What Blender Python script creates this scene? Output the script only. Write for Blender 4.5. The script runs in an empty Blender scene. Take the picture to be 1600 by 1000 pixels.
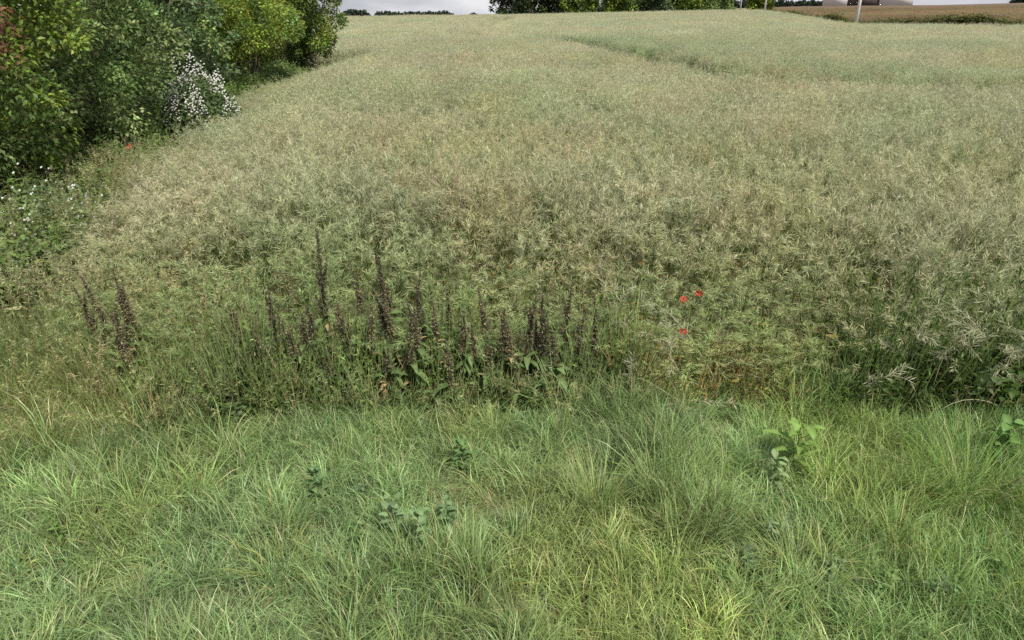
import bpy, math, random
import numpy as np
from mathutils import Vector

random.seed(7)
RNG = np.random.default_rng(7)
SC = bpy.context.scene
COL = SC.collection

# ------------------------------------------------------------------ camera
HFOV = 75.0
F = 800 / math.tan(math.radians(HFOV / 2))
PITCH = math.radians(24.3)
H = 2.5
cd = bpy.data.cameras.new('camera')
cam = bpy.data.objects.new('camera', cd)
COL.objects.link(cam)
cd.sensor_width = 36
cd.angle = math.radians(HFOV)
cd.clip_start = 0.1
cd.clip_end = 6000
cam.location = (0, 0, H)
cam.rotation_euler = (math.pi / 2 - PITCH, 0, 0)
SC.camera = cam

# ------------------------------------------------------------------ world, sun, exposure
SUN_EL = math.radians(56)
SUN_AZ = math.radians(142)      # compass direction of the sun, 0 = +Y, clockwise (behind the camera, to the right)
w = bpy.data.worlds.new('World')
SC.world = w
w.use_nodes = True
nt = w.node_tree
for n in list(nt.nodes):
    nt.nodes.remove(n)
N = nt.nodes.new
L = nt.links.new
sky = N('ShaderNodeTexSky'); sky.sky_type = 'NISHITA'; sky.sun_disc = False
sky.sun_elevation = SUN_EL; sky.sun_rotation = SUN_AZ
tc = N('ShaderNodeTexCoord')
mp = N('ShaderNodeMapping'); mp.inputs['Scale'].default_value = (2.2, 2.2, 9.0)
L(tc.outputs['Generated'], mp.inputs['Vector'])
nz = N('ShaderNodeTexNoise'); nz.inputs['Scale'].default_value = 2.3; nz.inputs['Detail'].default_value = 7; nz.inputs['Roughness'].default_value = 0.58
L(mp.outputs['Vector'], nz.inputs['Vector'])
rp = N('ShaderNodeValToRGB')
rp.color_ramp.elements[0].position = 0.35; rp.color_ramp.elements[0].color = (4.6, 4.75, 5.4, 1)
rp.color_ramp.elements[1].position = 0.66; rp.color_ramp.elements[1].color = (8.2, 8.2, 8.6, 1)
L(nz.outputs['Fac'], rp.inputs['Fac'])
mx = N('ShaderNodeMix'); mx.data_type = 'RGBA'; mx.inputs['Factor'].default_value = 0.85
L(sky.outputs['Color'], mx.inputs['A']); L(rp.outputs['Color'], mx.inputs['B'])
bg = N('ShaderNodeBackground'); bg.inputs['Strength'].default_value = 0.071
L(mx.outputs['Result'], bg.inputs['Color'])
wo = N('ShaderNodeOutputWorld'); L(bg.outputs['Background'], wo.inputs['Surface'])

sd = bpy.data.lights.new('sun', 'SUN'); sd.energy = 4.3; sd.angle = math.radians(9); sd.color = (1.0, 0.95, 0.86)
so = bpy.data.objects.new('sun', sd); COL.objects.link(so)
sdir = Vector((math.sin(SUN_AZ) * math.cos(SUN_EL), math.cos(SUN_AZ) * math.cos(SUN_EL), math.sin(SUN_EL)))
so.rotation_euler = sdir.to_track_quat('Z', 'Y').to_euler()
so.location = (0, 0, 30)
SC.view_settings.view_transform = 'Standard'
SC.view_settings.look = 'None'
SC.view_settings.gamma = 1
SC.view_settings.use_curve_mapping = False
SC.view_settings.exposure = 0.64
SC.cycles.max_bounces = 6
SC.cycles.diffuse_bounces = 3
SC.cycles.transmission_bounces = 4
SC.cycles.use_denoising = False

# ------------------------------------------------------------------ picture geometry -> world
SP, CP = math.sin(PITCH), math.cos(PITCH)

def ray(px, py):
    """(right, forward, up) of the ray through a pixel of the 1600x1000 photograph"""
    v = 500 - py
    return (px - 800), F * CP + v * SP, v * CP - F * SP

def P(px, py, z=0.0):
    a, b, c = ray(px, py)
    t = (z - H) / c
    return a * t, b * t

def atfwd(px, py, y):
    a, b, c = ray(px, py)
    return a / b * y, H + c / b * y

def z_at(px, py, r):
    a, b, c = ray(px, py)
    return H + c / math.hypot(a, b) * r

def az_of(px, py=30):
    a, b, c = ray(px, py)
    return math.atan2(a, b)

CROP = 1.15
# terrain: by direction (photo column) and distance
KX = np.array([0, 560, 800, 1000, 1120, 1190, 1240, 1300, 1340, 1460, 1600], float)
KAZ = np.array([az_of(x) for x in KX])
RB = np.array([150, 150, 150, 150, 150, 150, 132, 112, 102, 95, 90], float)          # crest or field edge
YB = np.array([26, 26, 23, 19, 16, 16, 23, 33, 38, 39, 40], float)                   # its height in the photo
ZB = np.array([z_at(x, y, r) - CROP for x, y, r in zip(KX, YB, RB)])
YF = np.array([30, 28, 26, 22, 13, 12, 10, 9, 8.5, 8, 4], float)
ZF = np.array([z_at(x, y, 320.0) for x, y in zip(KX, YF)])
ZF[:4] = ZB[:4] - 1.0

def smooth(a, b, x):
    t = np.clip((x - a) / (b - a), 0, 1)
    return t * t * (3 - 2 * t)

def edge_r(az):
    return np.interp(az, KAZ, RB)

def terrain(x, y):
    x = np.asarray(x, float); y = np.asarray(y, float)
    r = np.hypot(x, y); az = np.arctan2(x, y)
    az = np.clip(az, KAZ[0], KAZ[-1])
    rb = np.interp(az, KAZ, RB); zb = np.interp(az, KAZ, ZB); zf = np.interp(az, KAZ, ZF)
    t = np.clip((r - 18) / (rb - 18), 0, 1)
    z1 = zb * t ** 1.35
    t2 = np.clip((r - rb) / (320 - rb), 0, 1)
    z2 = zb + (zf - zb) * (t2 ** 0.9)
    t3 = np.clip((r - 320) / 900, 0, 1)
    z = np.where(r < rb, z1, z2) - 6 * t3
    front = smooth(0.0, 6.0, y)
    return z * front

def T(x, y):
    return float(terrain(x, y))

# ------------------------------------------------------------------ noise
def vnoise(x, y, scale, seed):
    x = np.asarray(x, float) / scale + seed * 17.31; y = np.asarray(y, float) / scale + seed * 9.77
    xi = np.floor(x).astype(np.int64); yi = np.floor(y).astype(np.int64)
    fx = x - xi; fy = y - yi
    fx = fx * fx * (3 - 2 * fx); fy = fy * fy * (3 - 2 * fy)
    def h(a, b):
        n = (a * 374761393 + b * 668265263 + seed * 1442695041) & 0xffffffff
        n = ((n ^ (n >> 13)) * 1274126177) & 0xffffffff
        return ((n ^ (n >> 16)) & 0xffff) / 65535.0
    return (h(xi, yi) * (1 - fx) + h(xi + 1, yi) * fx) * (1 - fy) + (h(xi, yi + 1) * (1 - fx) + h(xi + 1, yi + 1) * fx) * fy

def fbm(x, y, scale, seed):
    return (vnoise(x, y, scale, seed) + 0.5 * vnoise(x, y, scale / 2.1, seed + 1) + 0.25 * vnoise(x, y, scale / 4.3, seed + 2)) / 1.75

# ------------------------------------------------------------------ materials
def plant_mat(name, inst=False, trans=0.3, rough=0.55, spec=0.25):
    m = bpy.data.materials.new(name); m.use_nodes = True
    t = m.node_tree
    for n in list(t.nodes):
        t.nodes.remove(n)
    a = t.nodes.new('ShaderNodeAttribute'); a.attribute_name = 'col'
    c = a.outputs['Color']
    if inst:
        b = t.nodes.new('ShaderNodeAttribute'); b.attribute_type = 'INSTANCER'; b.attribute_name = 'tint'
        mu = t.nodes.new('ShaderNodeMix'); mu.data_type = 'RGBA'; mu.blend_type = 'MULTIPLY'; mu.inputs['Factor'].default_value = 1
        t.links.new(c, mu.inputs['A']); t.links.new(b.outputs['Color'], mu.inputs['B'])
        c = mu.outputs['Result']
    p = t.nodes.new('ShaderNodeBsdfPrincipled')
    p.inputs['Roughness'].default_value = rough
    p.inputs['Specular IOR Level'].default_value = spec
    t.links.new(c, p.inputs['Base Color'])
    tr = t.nodes.new('ShaderNodeBsdfTranslucent'); t.links.new(c, tr.inputs['Color'])
    ms = t.nodes.new('ShaderNodeMixShader'); ms.inputs[0].default_value = trans
    t.links.new(p.outputs[0], ms.inputs[1]); t.links.new(tr.outputs[0], ms.inputs[2])
    o = t.nodes.new('ShaderNodeOutputMaterial'); t.links.new(ms.outputs[0], o.inputs['Surface'])
    return m

def noise_mat(name, cols, scale, rough=0.9, bump=0.0, detail=6):
    m = bpy.data.materials.new(name); m.use_nodes = True
    t = m.node_tree; p = t.nodes['Principled BSDF']
    g = t.nodes.new('ShaderNodeNewGeometry')
    nzn = t.nodes.new('ShaderNodeTexNoise'); nzn.inputs['Scale'].default_value = scale; nzn.inputs['Detail'].default_value = detail
    nzn.inputs['Roughness'].default_value = 0.65
    t.links.new(g.outputs['Position'], nzn.inputs['Vector'])
    r = t.nodes.new('ShaderNodeValToRGB')
    els = r.color_ramp.elements
    while len(els) < len(cols):
        els.new(0.5)
    for i, c in enumerate(cols):
        els[i].position = 0.3 + 0.4 * i / (len(cols) - 1); els[i].color = (*c, 1)
    t.links.new(nzn.outputs['Fac'], r.inputs['Fac']); t.links.new(r.outputs['Color'], p.inputs['Base Color'])
    p.inputs['Roughness'].default_value = rough; p.inputs['Specular IOR Level'].default_value = 0.2
    if bump:
        b = t.nodes.new('ShaderNodeBump'); b.inputs['Strength'].default_value = bump; b.inputs['Distance'].default_value = 0.05
        t.links.new(nzn.outputs['Fac'], b.inputs['Height']); t.links.new(b.outputs['Normal'], p.inputs['Normal'])
    return m

M_SOIL = noise_mat('thatch_and_soil', [(0.09, 0.09, 0.04), (0.16, 0.15, 0.08), (0.12, 0.16, 0.06)], 9.0, bump=0.6)
M_BROWN = noise_mat('ripe_brown_field', [(0.085, 0.06, 0.036), (0.11, 0.075, 0.048), (0.095, 0.08, 0.04)], 0.08, bump=0.2)
M_BARK = noise_mat('bark', [(0.05, 0.04, 0.03), (0.10, 0.08, 0.06), (0.13, 0.11, 0.085)], 14.0, bump=0.7)
M_CROP = plant_mat('ripening_crop', True, 0.40, 0.6)
M_GRASS = plant_mat('grass_blades', True, 0.42, 0.42, 0.45)
M_WEED = plant_mat('weed_leaves', True, 0.36, 0.5)
M_LEAF = plant_mat('shrub_leaves', False, 0.32, 0.5, 0.3)
M_PLANT = plant_mat('single_plant', False, 0.38, 0.55)
M_PETAL = plant_mat('petals', False, 0.35, 0.5)

# ------------------------------------------------------------------ mesh building
class MB:
    def __init__(s):
        s.v = []; s.c = []; s.t = []; s.n = 0
    def add(s, v, tris, c):
        v = np.asarray(v, np.float32).reshape(-1, 3); tris = np.asarray(tris, np.int32).reshape(-1, 3)
        c = np.asarray(c, np.float32)
        if c.ndim == 1:
            c = np.repeat(c[None, :], len(v), 0)
        s.v.append(v); s.c.append(c); s.t.append(tris + s.n); s.n += len(v)
    def mesh(s, name, mat):
        me = bpy.data.meshes.new(name)
        v = np.concatenate(s.v); t = np.concatenate(s.t); c = np.concatenate(s.c)
        me.vertices.add(len(v)); me.vertices.foreach_set('co', v.ravel())
        me.loops.add(t.size); me.loops.foreach_set('vertex_index', t.ravel())
        me.polygons.add(len(t)); me.polygons.foreach_set('loop_start', np.arange(0, t.size, 3, dtype=np.int32))
        a = me.attributes.new('col', 'FLOAT_COLOR', 'POINT')
        a.data.foreach_set('color', np.concatenate([c, np.ones((len(c), 1), np.float32)], 1).ravel())
        me.update(calc_edges=True)
        if mat:
            me.materials.append(mat)
        return me
    def obj(s, name, mat, parent=None, loc=None):
        o = bpy.data.objects.new(name, s.mesh(name, mat)); COL.objects.link(o)
        if parent:
            o.parent = parent
        if loc:
            o.location = loc
        return o

    # many thin or leaf-shaped diamonds, folded along the midrib
    def leaves(s, b, d, ln, wd, c, fold=0.25, belly=0.5, up=None):
        b = np.asarray(b, float); n = len(b)
        d = np.asarray(d, float); d = d / (np.linalg.norm(d, axis=1, keepdims=True) + 1e-9)
        if up is None:
            up = RNG.normal(size=(n, 3))
        side = np.cross(d, up); side /= (np.linalg.norm(side, axis=1, keepdims=True) + 1e-9)
        nr = np.cross(side, d)
        ln = np.broadcast_to(np.asarray(ln, float), (n,))[:, None]; wd = np.broadcast_to(np.asarray(wd, float), (n,))[:, None]
        mid = b + d * ln * belly
        lft = mid + side * wd * 0.5 + nr * wd * fold; rgt = mid - side * wd * 0.5 + nr * wd * fold
        tip = b + d * ln
        v = np.stack([b, rgt, tip, lft], 1).reshape(-1, 3)
        k = np.arange(n)[:, None] * 4
        tr = np.concatenate([k + np.array([[0, 1, 2]]), k + np.array([[0, 2, 3]])], 1).reshape(-1, 3)
        c = np.asarray(c, float)
        c = np.broadcast_to(c, (n, 3)) if c.ndim == 1 else c
        s.add(v, tr, np.repeat(c, 4, 0))

    # arching grass blades
    def blades(s, b, az, lean, ln, wd, c0, c1, seg=4, curl=1.0):
        n = len(b)
        b = np.asarray(b, float)
        ang = np.broadcast_to(np.asarray(lean, float), (n,)).copy()
        curl = np.broadcast_to(np.asarray(curl, float), (n,))
        ln = np.broadcast_to(np.asarray(ln, float), (n,)); wd = np.broadcast_to(np.asarray(wd, float), (n,))
        out = np.stack([np.cos(az), np.sin(az), np.zeros(n)], 1)
        tw = az + np.pi / 2 + RNG.normal(0, 0.6, n)
        side = np.stack([np.cos(tw), np.sin(tw), np.zeros(n)], 1)
        p = b.copy(); vs = []; cs = []
        c0 = np.broadcast_to(np.asarray(c0, float), (n, 3)); c1 = np.broadcast_to(np.asarray(c1, float), (n, 3))
        for i in range(seg + 1):
            t = i / seg
            ww = (wd * (1 - t ** 1.8) * (0.75 + 0.25 * min(1, t * 4)))[:, None] * 0.5
            col = c0 * (1 - t) + c1 * t
            if i < seg:
                vs += [p - side * ww, p + side * ww]; cs += [col, col]
            else:
                vs += [p]; cs += [col]
            stp = (ln / seg)[:, None]
            p = p + (out * np.sin(ang)[:, None] + np.array([[0, 0, 1]]) * np.cos(ang)[:, None]) * stp
            ang = np.minimum(ang + curl * (0.5 + t) / seg, 2.6)
        k = 2 * seg + 1
        v = np.stack(vs, 1).reshape(-1, 3); c = np.stack(cs, 1).reshape(-1, 3)
        f = []
        for i in range(seg - 1):
            f += [[2 * i, 2 * i + 1, 2 * i + 3], [2 * i, 2 * i + 3, 2 * i + 2]]
        f += [[2 * seg - 2, 2 * seg - 1, 2 * seg]]
        tr = (np.arange(n)[:, None, None] * k + np.array(f)[None]).reshape(-1, 3)
        s.add(v, tr, c)

    def tube(s, pts, radii, c, sides=4):
        pts = np.asarray(pts, float); k = len(pts)
        v = []
        for i in range(k):
            d = pts[min(i + 1, k - 1)] - pts[max(i - 1, 0)]
            d = d / (np.linalg.norm(d) + 1e-9)
            u = np.cross(d, [0.31, 0.95, 0.07] if abs(d[2]) > 0.8 else [0, 0, 1.0]); u /= (np.linalg.norm(u) + 1e-9)
            ww = np.cross(d, u)
            for j in range(sides):
                a = 2 * math.pi * j / sides
                v.append(pts[i] + (u * math.cos(a) + ww * math.sin(a)) * radii[i])
        f = []
        for i in range(k - 1):
            for j in range(sides):
                a = i * sides + j; b2 = i * sides + (j + 1) % sides
                f += [[a, b2, b2 + sides], [a, b2 + sides, a + sides]]
        for j in range(1, sides - 1):
            f += [[0, j + 1, j], [(k - 1) * sides, (k - 1) * sides + j, (k - 1) * sides + j + 1]]
        s.add(v, f, c)

    # a broad leaf: strip of three vertices across, drooping, wavy
    def bigleaf(s, b, az, rise, ln, wd, droop, c, seg=6, wave=0.12, mid=None):
        b = np.array(b, float); p = b.copy(); ang = rise
        o = np.array([math.cos(az), math.sin(az), 0]); sd = np.array([-math.sin(az), math.cos(az), 0])
        v = []; cs = []
        mid = mid if mid is not None else np.asarray(c) * 1.25
        for i in range(seg + 1):
            t = i / seg
            ww = wd * 0.5 * math.sin(math.pi * min(1, (t * 0.93 + 0.06)) ** 0.8) + 0.002
            nrm = np.array([-math.cos(az) * math.sin(ang), -math.sin(az) * math.sin(ang), math.cos(ang)])
            wv = random.uniform(-1, 1) * wave * wd
            v += [p + sd * ww + nrm * (ww * 0.35 + wv), p, p - sd * ww + nrm * (ww * 0.35 - wv)]
            k = random.uniform(0.85, 1.12)
            cs += [np.asarray(c) * k, mid, np.asarray(c) * k]
            p = p + (o * math.cos(ang) + np.array([0, 0, 1]) * math.sin(ang)) * (ln / seg)
            ang -= droop / seg
        f = []
        for i in range(seg):
            a = 3 * i
            f += [[a, a + 1, a + 4], [a, a + 4, a + 3], [a + 1, a + 2, a + 5], [a + 1, a + 5, a + 4]]
        s.add(v, f, np.array(cs))

def unit(v):
    return v / (np.linalg.norm(v, axis=-1, keepdims=True) + 1e-9)

def jit(c, n, s=0.15, hue=0.06):
    c = np.asarray(c, float)
    k = np.exp(RNG.normal(0, s, (n, 1)))
    return np.clip(c * k * np.exp(RNG.normal(0, hue, (n, 3))), 0.004, 0.85)

# ------------------------------------------------------------------ tagging
def tag(o, label=None, cat=None, group=None, kind=None):
    if label: o['label'] = label
    if cat: o['category'] = cat
    if group: o['group'] = group
    if kind: o['kind'] = kind
    return o

def empty(name, loc, rz=0):
    o = bpy.data.objects.new(name, None); COL.objects.link(o)
    o.location = loc; o.rotation_euler = (0, 0, rz); o.empty_display_size = 0.2
    return o

# ------------------------------------------------------------------ scatter (uncountable growth only)
def scatter(name, protos, pts, rz, tilt, scl, idx, tint, label=None):
    pc = bpy.data.collections.new(name + '_sources')
    for i, me in enumerate(protos):
        po = bpy.data.objects.new('%s_source_%02d' % (name, i), me); pc.objects.link(po)
    n = len(pts)
    me = bpy.data.meshes.new(name)
    me.vertices.add(n); me.vertices.foreach_set('co', np.asarray(pts, np.float32).ravel())
    rot = np.stack([tilt[:, 0], tilt[:, 1], rz], 1).astype(np.float32)
    a = me.attributes.new('rot', 'FLOAT_VECTOR', 'POINT'); a.data.foreach_set('vector', rot.ravel())
    a = me.attributes.new('scl', 'FLOAT_VECTOR', 'POINT'); a.data.foreach_set('vector', np.asarray(scl, np.float32).ravel())
    a = me.attributes.new('pick', 'INT', 'POINT'); a.data.foreach_set('value', np.asarray(idx, np.int32))
    a = me.attributes.new('tint', 'FLOAT_VECTOR', 'POINT'); a.data.foreach_set('vector', np.asarray(tint, np.float32).ravel())
    me.update()
    o = bpy.data.objects.new(name, me); COL.objects.link(o)
    ng = bpy.data.node_groups.new(name + '_scatter', 'GeometryNodeTree')
    ng.interface.new_socket('Geometry', in_out='INPUT', socket_type='NodeSocketGeometry')
    ng.interface.new_socket('Geometry', in_out='OUTPUT', socket_type='NodeSocketGeometry')
    gi = ng.nodes.new('NodeGroupInput'); go = ng.nodes.new('NodeGroupOutput')
    ip = ng.nodes.new('GeometryNodeInstanceOnPoints')
    ci = ng.nodes.new('GeometryNodeCollectionInfo'); ci.inputs['Collection'].default_value = pc
    ci.inputs['Separate Children'].default_value = True; ci.inputs['Reset Children'].default_value = True
    ip.inputs['Pick Instance'].default_value = True
    def na(nm, ty):
        q = ng.nodes.new('GeometryNodeInputNamedAttribute'); q.data_type = ty; q.inputs['Name'].default_value = nm
        return q.outputs['Attribute']
    lk = ng.links.new
    lk(gi.outputs[0], ip.inputs['Points']); lk(ci.outputs[0], ip.inputs['Instance'])
    lk(na('pick', 'INT'), ip.inputs['Instance Index']); lk(na('scl', 'FLOAT_VECTOR'), ip.inputs['Scale'])
    er = ng.nodes.new('FunctionNodeEulerToRotation'); lk(na('rot', 'FLOAT_VECTOR'), er.inputs[0])
    lk(er.outputs[0], ip.inputs['Rotation'])
    lk(ip.outputs[0], go.inputs[0])
    md = o.modifiers.new('scatter', 'NODES'); md.node_group = ng
    tag(o, label, None, None, 'stuff')
    return o

def with_z(x, y, dz=0.0):
    return np.stack([x, y, terrain(x, y) + dz], 1)

# ================================================================== GROUND
def grid_sheet(name, azs, rs, zf, mat):
    A, R = np.meshgrid(azs, rs, indexing='ij')
    X = R * np.sin(A); Y = R * np.cos(A)
    Z = zf(X, Y)
    v = np.stack([X, Y, Z], 2).reshape(-1, 3)
    na_, nr_ = len(azs), len(rs)
    i, j = np.meshgrid(np.arange(na_ - 1), np.arange(nr_ - 1), indexing='ij')
    a = i * nr_ + j
    q = np.stack([a, a + nr_, a + nr_ + 1, a + 1], 2).reshape(-1, 4)[:, ::-1]
    me = bpy.data.meshes.new(name); me.from_pydata(v.tolist(), [], q.tolist()); me.materials.append(mat)
    for p in me.polygons: p.use_smooth = True
    o = bpy.data.objects.new(name, me); COL.objects.link(o)
    return tag(o, kind='structure')

rs = np.concatenate([np.linspace(0.02, 8, 40), np.geomspace(8.3, 3000, 110)])
azs = np.linspace(-math.pi, math.pi, 241)
def ground_z(x, y):
    r = np.hypot(x, y)
    return terrain(x, y) + np.where(r < 9, 0.06 * (fbm(x, y, 0.9, 5) - 0.5), 0)
grid_sheet('ground', azs, rs, ground_z, M_SOIL)

# brown field beyond the crop on the right
az_b = np.linspace(az_of(1165), math.radians(62), 90)
A = az_b
me_v = []
tt = np.concatenate([np.linspace(0, 1, 40)])
X = []; Y = []
rr = edge_r(np.clip(A, KAZ[0], KAZ[-1]))[:, None] + 3.0 + 480 * (tt[None, :] ** 1.5)
X = rr * np.sin(A)[:, None]; Y = rr * np.cos(A)[:, None]
Z = terrain(X, Y) + 0.06
v = np.stack([X, Y, Z], 2).reshape(-1, 3); nr_ = len(tt)
i, j = np.meshgrid(np.arange(len(A) - 1), np.arange(nr_ - 1), indexing='ij'); a = i * nr_ + j
q = np.stack([a, a + 1, a + nr_ + 1, a + nr_], 2).reshape(-1, 4)
me = bpy.data.meshes.new('brown_field'); me.from_pydata(v.tolist(), [], q.tolist()); me.materials.append(M_BROWN)
o = bpy.data.objects.new('brown_field', me); COL.objects.link(o); tag(o, kind='structure')

# ================================================================== CROP (ripening oilseed, pods)
POD_A = np.array([0.55, 0.525, 0.37]); POD_B = np.array([0.37, 0.395, 0.22]); STEM = np.array([0.22, 0.27, 0.10])

def bez(p0, p1, p2, t):
    t = np.asarray(t)[:, None]
    return (1 - t) ** 2 * p0 + 2 * t * (1 - t) * p1 + t * t * p2

def rape(mb, org, h, nb, npod, podl, podw, stem_r, seg=4, lean=0.1, fallen=False):
    """one plant: stem, arching branches, pods along each branch"""
    org = np.array(org, float)
    la = random.uniform(0, 6.28)
    top = org + np.array([math.cos(la) * lean * h, math.sin(la) * lean * h, h])
    midp = org + np.array([math.cos(la) * lean * h * 0.2, math.sin(la) * lean * h * 0.2, h * 0.55])
    tt = np.linspace(0, 1, seg + 1)
    st = bez(org, midp, top, tt)
    if stem_r:
        mb.tube(st, np.linspace(stem_r, stem_r * 0.3, seg + 1), STEM * random.uniform(0.8, 1.15), 3)
    curves = [(midp * 0.35 + top * 0.65, midp * 0.15 + top * 0.85, top)]
    for k in range(nb):
        t0 = random.uniform(0.40, 0.85)
        p0 = bez(org, midp, top, [t0])[0]
        a = k * 2.4 + random.uniform(-0.5, 0.5)
        ln = h * random.uniform(0.32, 0.5)
        sp = random.uniform(0.2, 0.6)
        hr = np.array([math.cos(a), math.sin(a), 0])
        p2 = p0 + hr * ln * sp + np.array([0, 0, ln * random.uniform(0.45, 0.9)])
        if random.random() < 0.3:
            p2[2] -= ln * 0.45
        p1 = p0 + hr * ln * sp * 0.4 + np.array([0, 0, ln * 0.55])
        if stem_r:
            mb.tube(bez(p0, p1, p2, np.linspace(0, 1, 4)), [stem_r * 0.45, stem_r * 0.35, stem_r * 0.25, stem_r * 0.12], STEM * random.uniform(0.9, 1.3), 3)
        curves.append((p0, p1, p2))
    for (p0, p1, p2) in curves:
        n = npod
        t = np.sort(RNG.uniform(0.25, 1.0, n))
        b = bez(p0, p1, p2, t)
        d = unit(bez(p0, p1, p2, np.minimum(t + 0.05, 1.05)) - b)
        rd = unit(np.cross(d, RNG.normal(size=(n, 3))))
        ang = RNG.uniform(0.35, 1.05, n)[:, None]
        dd = d * np.cos(ang) + rd * np.sin(ang) + np.array([0, 0, -0.02])
        k = np.clip(RNG.normal(0.55, 0.3, (n, 1)), 0, 1)
        c = (POD_B * (1 - k) + POD_A * k) * np.exp(RNG.normal(0, 0.11, (n, 1)))
        mb.leaves(b, dd, podl * RNG.uniform(0.7, 1.2, n), podw, c, fold=0.2, belly=0.45)

near_protos = []
for i in range(10):
    mb = MB()
    rape(mb, (0, 0, 0), 1.15 * random.uniform(0.92, 1.08), random.randint(6, 9), 29, 0.066, 0.0050, 0.0055, lean=random.uniform(0.03, 0.22))
    # a few leaves left low on the stem
    n = 7
    zz = RNG.uniform(0.1, 0.6, n); a = RNG.uniform(0, 6.28, n)
    mb.leaves(np.stack([0 * zz, 0 * zz, zz], 1), np.stack([np.cos(a), np.sin(a), RNG.uniform(-0.5, 0.5, n)], 1), RNG.uniform(0.06, 0.14, n), RNG.uniform(0.02, 0.05, n),
              np.where(RNG.random((n, 1)) < 0.3, np.array([[0.30, 0.24, 0.07]]), np.array([[0.09, 0.15, 0.04]])))
    near_protos.append(mb.mesh('crop_plant', M_CROP))

def clump(size, n, h, nb, npod, podl, podw, stem_r):
    mb = MB()
    for _ in range(n):
        rape(mb, (random.uniform(-size / 2, size / 2), random.uniform(-size / 2, size / 2), 0), h * random.uniform(0.86, 1.08), nb, npod, podl, podw, stem_r, 3, random.uniform(0.02, 0.2))
    return mb.mesh('crop_clump', M_CROP)
mid_protos = [clump(0.75, 18, CROP, 6, 19, 0.07, 0.0062, 0.005) for _ in range(7)]
far_protos = [clump(1.5, 42, CROP, 5, 13, 0.10, 0.0105, 0) for _ in range(6)]

# the near edge of the crop and its left edge
EX = np.array([-9, -5, -4.1, -3.2, -2.2, -1.4, 0, 1.2, 2.2, 3.0, 4.2, 7, 12]); EY = np.array([6.0, 5.2, 4.7, 4.5, 4.35, 4.2, 4.15, 4.1, 4.0, 3.95, 3.8, 3.8, 3.8])
def crop_edge(x):
    return np.interp(x, EX, EY)
LY = np.array([0, 4.8, 6, 10.7, 19, 32, 36, 60, 200]); LX = np.array([-3.9, -3.9, -4.05, -5.4, -6.7, -7.2, -30, -60, -200])
def left_edge(y):
    return np.interp(y, LY, LX)

def poly_dist(x, y, pl):
    d = np.full(np.shape(x), 1e9)
    for (x0, y0), (x1, y1) in zip(pl[:-1], pl[1:]):
        vx, vy = x1 - x0, y1 - y0
        t = np.clip(((x - x0) * vx + (y - y0) * vy) / (vx * vx + vy * vy), 0, 1)
        d = np.minimum(d, np.hypot(x - x0 - t * vx, y - y0 - t * vy))
    return d
def crop_pt(px, py):
    # march along the ray to the crop top
    a_, b_, c_ = ray(px, py)
    for k in range(1, 4000):
        yy = 3 + k * 0.05
        x_ = a_ / b_ * yy
        if H + c_ / b_ * yy < T(x_, yy) + CROP:
            return (x_, yy)
    return (a_ / b_ * 150, 150)
TRAM1 = [crop_pt(*p) for p in ((893, 61), (960, 72), (1030, 88), (1090, 100), (1160, 111), (1230, 121), (1420, 128), (1600, 132))]
TRAM2 = [crop_pt(*p) for p in ((766, 58), (776, 45), (783, 34), (787, 27))]

def crop_tint(x, y):
    n = len(x); r = np.hypot(x, y)
    g = fbm(x, y, 5.5, 11); g2 = fbm(x, y, 1.6, 31); k = fbm(x, y, 14, 51)
    s = smooth(0.30, 0.62, 0.6 * g + 0.4 * g2)            # 0 green .. 1 straw
    d1 = poly_dist(x, y, TRAM1)
    behind = smooth(9.0, 1.0, d1) * (r > np.interp(np.arctan2(x, y), [math.atan2(*p) for p in TRAM1], [math.hypot(*p) for p in TRAM1]))
    s = 0.42 + 0.58 * s
    s = s * (1 - 0.55 * behind)
    s = s * (1 - 0.6 * smooth(2.5, 0.0, x - left_edge(y)) * smooth(6, 12, y))      # greener along the hedge
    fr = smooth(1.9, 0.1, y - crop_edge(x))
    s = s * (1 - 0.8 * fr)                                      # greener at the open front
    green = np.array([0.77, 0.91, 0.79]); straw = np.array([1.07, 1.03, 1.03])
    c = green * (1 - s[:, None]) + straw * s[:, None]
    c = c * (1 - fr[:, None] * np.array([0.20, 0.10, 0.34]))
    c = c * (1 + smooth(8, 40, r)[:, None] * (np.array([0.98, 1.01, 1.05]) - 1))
    rb2 = (smooth(2.0, 2.5, x) * smooth(6.0, 5.0, y))[:, None]
    rb2 = rb2 * 0.7; c = c * (1 - rb2) + np.array([0.97, 0.98, 0.96]) * rb2
    yel = smooth(0.55, 0.75, fbm(x, y, 3.1, 71))[:, None]
    c = c * (1 - 0.35 * yel) + c * np.array([1.08, 1.0, 0.72]) * 0.35 * yel
    red = smooth(0.62, 0.78, fbm(x, y, 1.3, 91))[:, None]
    c = c * (1 - red * 0.5) + np.array([1.05, 0.88, 0.80]) * red * 0.5
    c = c * np.exp(RNG.normal(0, 0.10, (n, 1))) * np.exp(RNG.normal(0, 0.03, (n, 3)))
    return c

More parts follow.
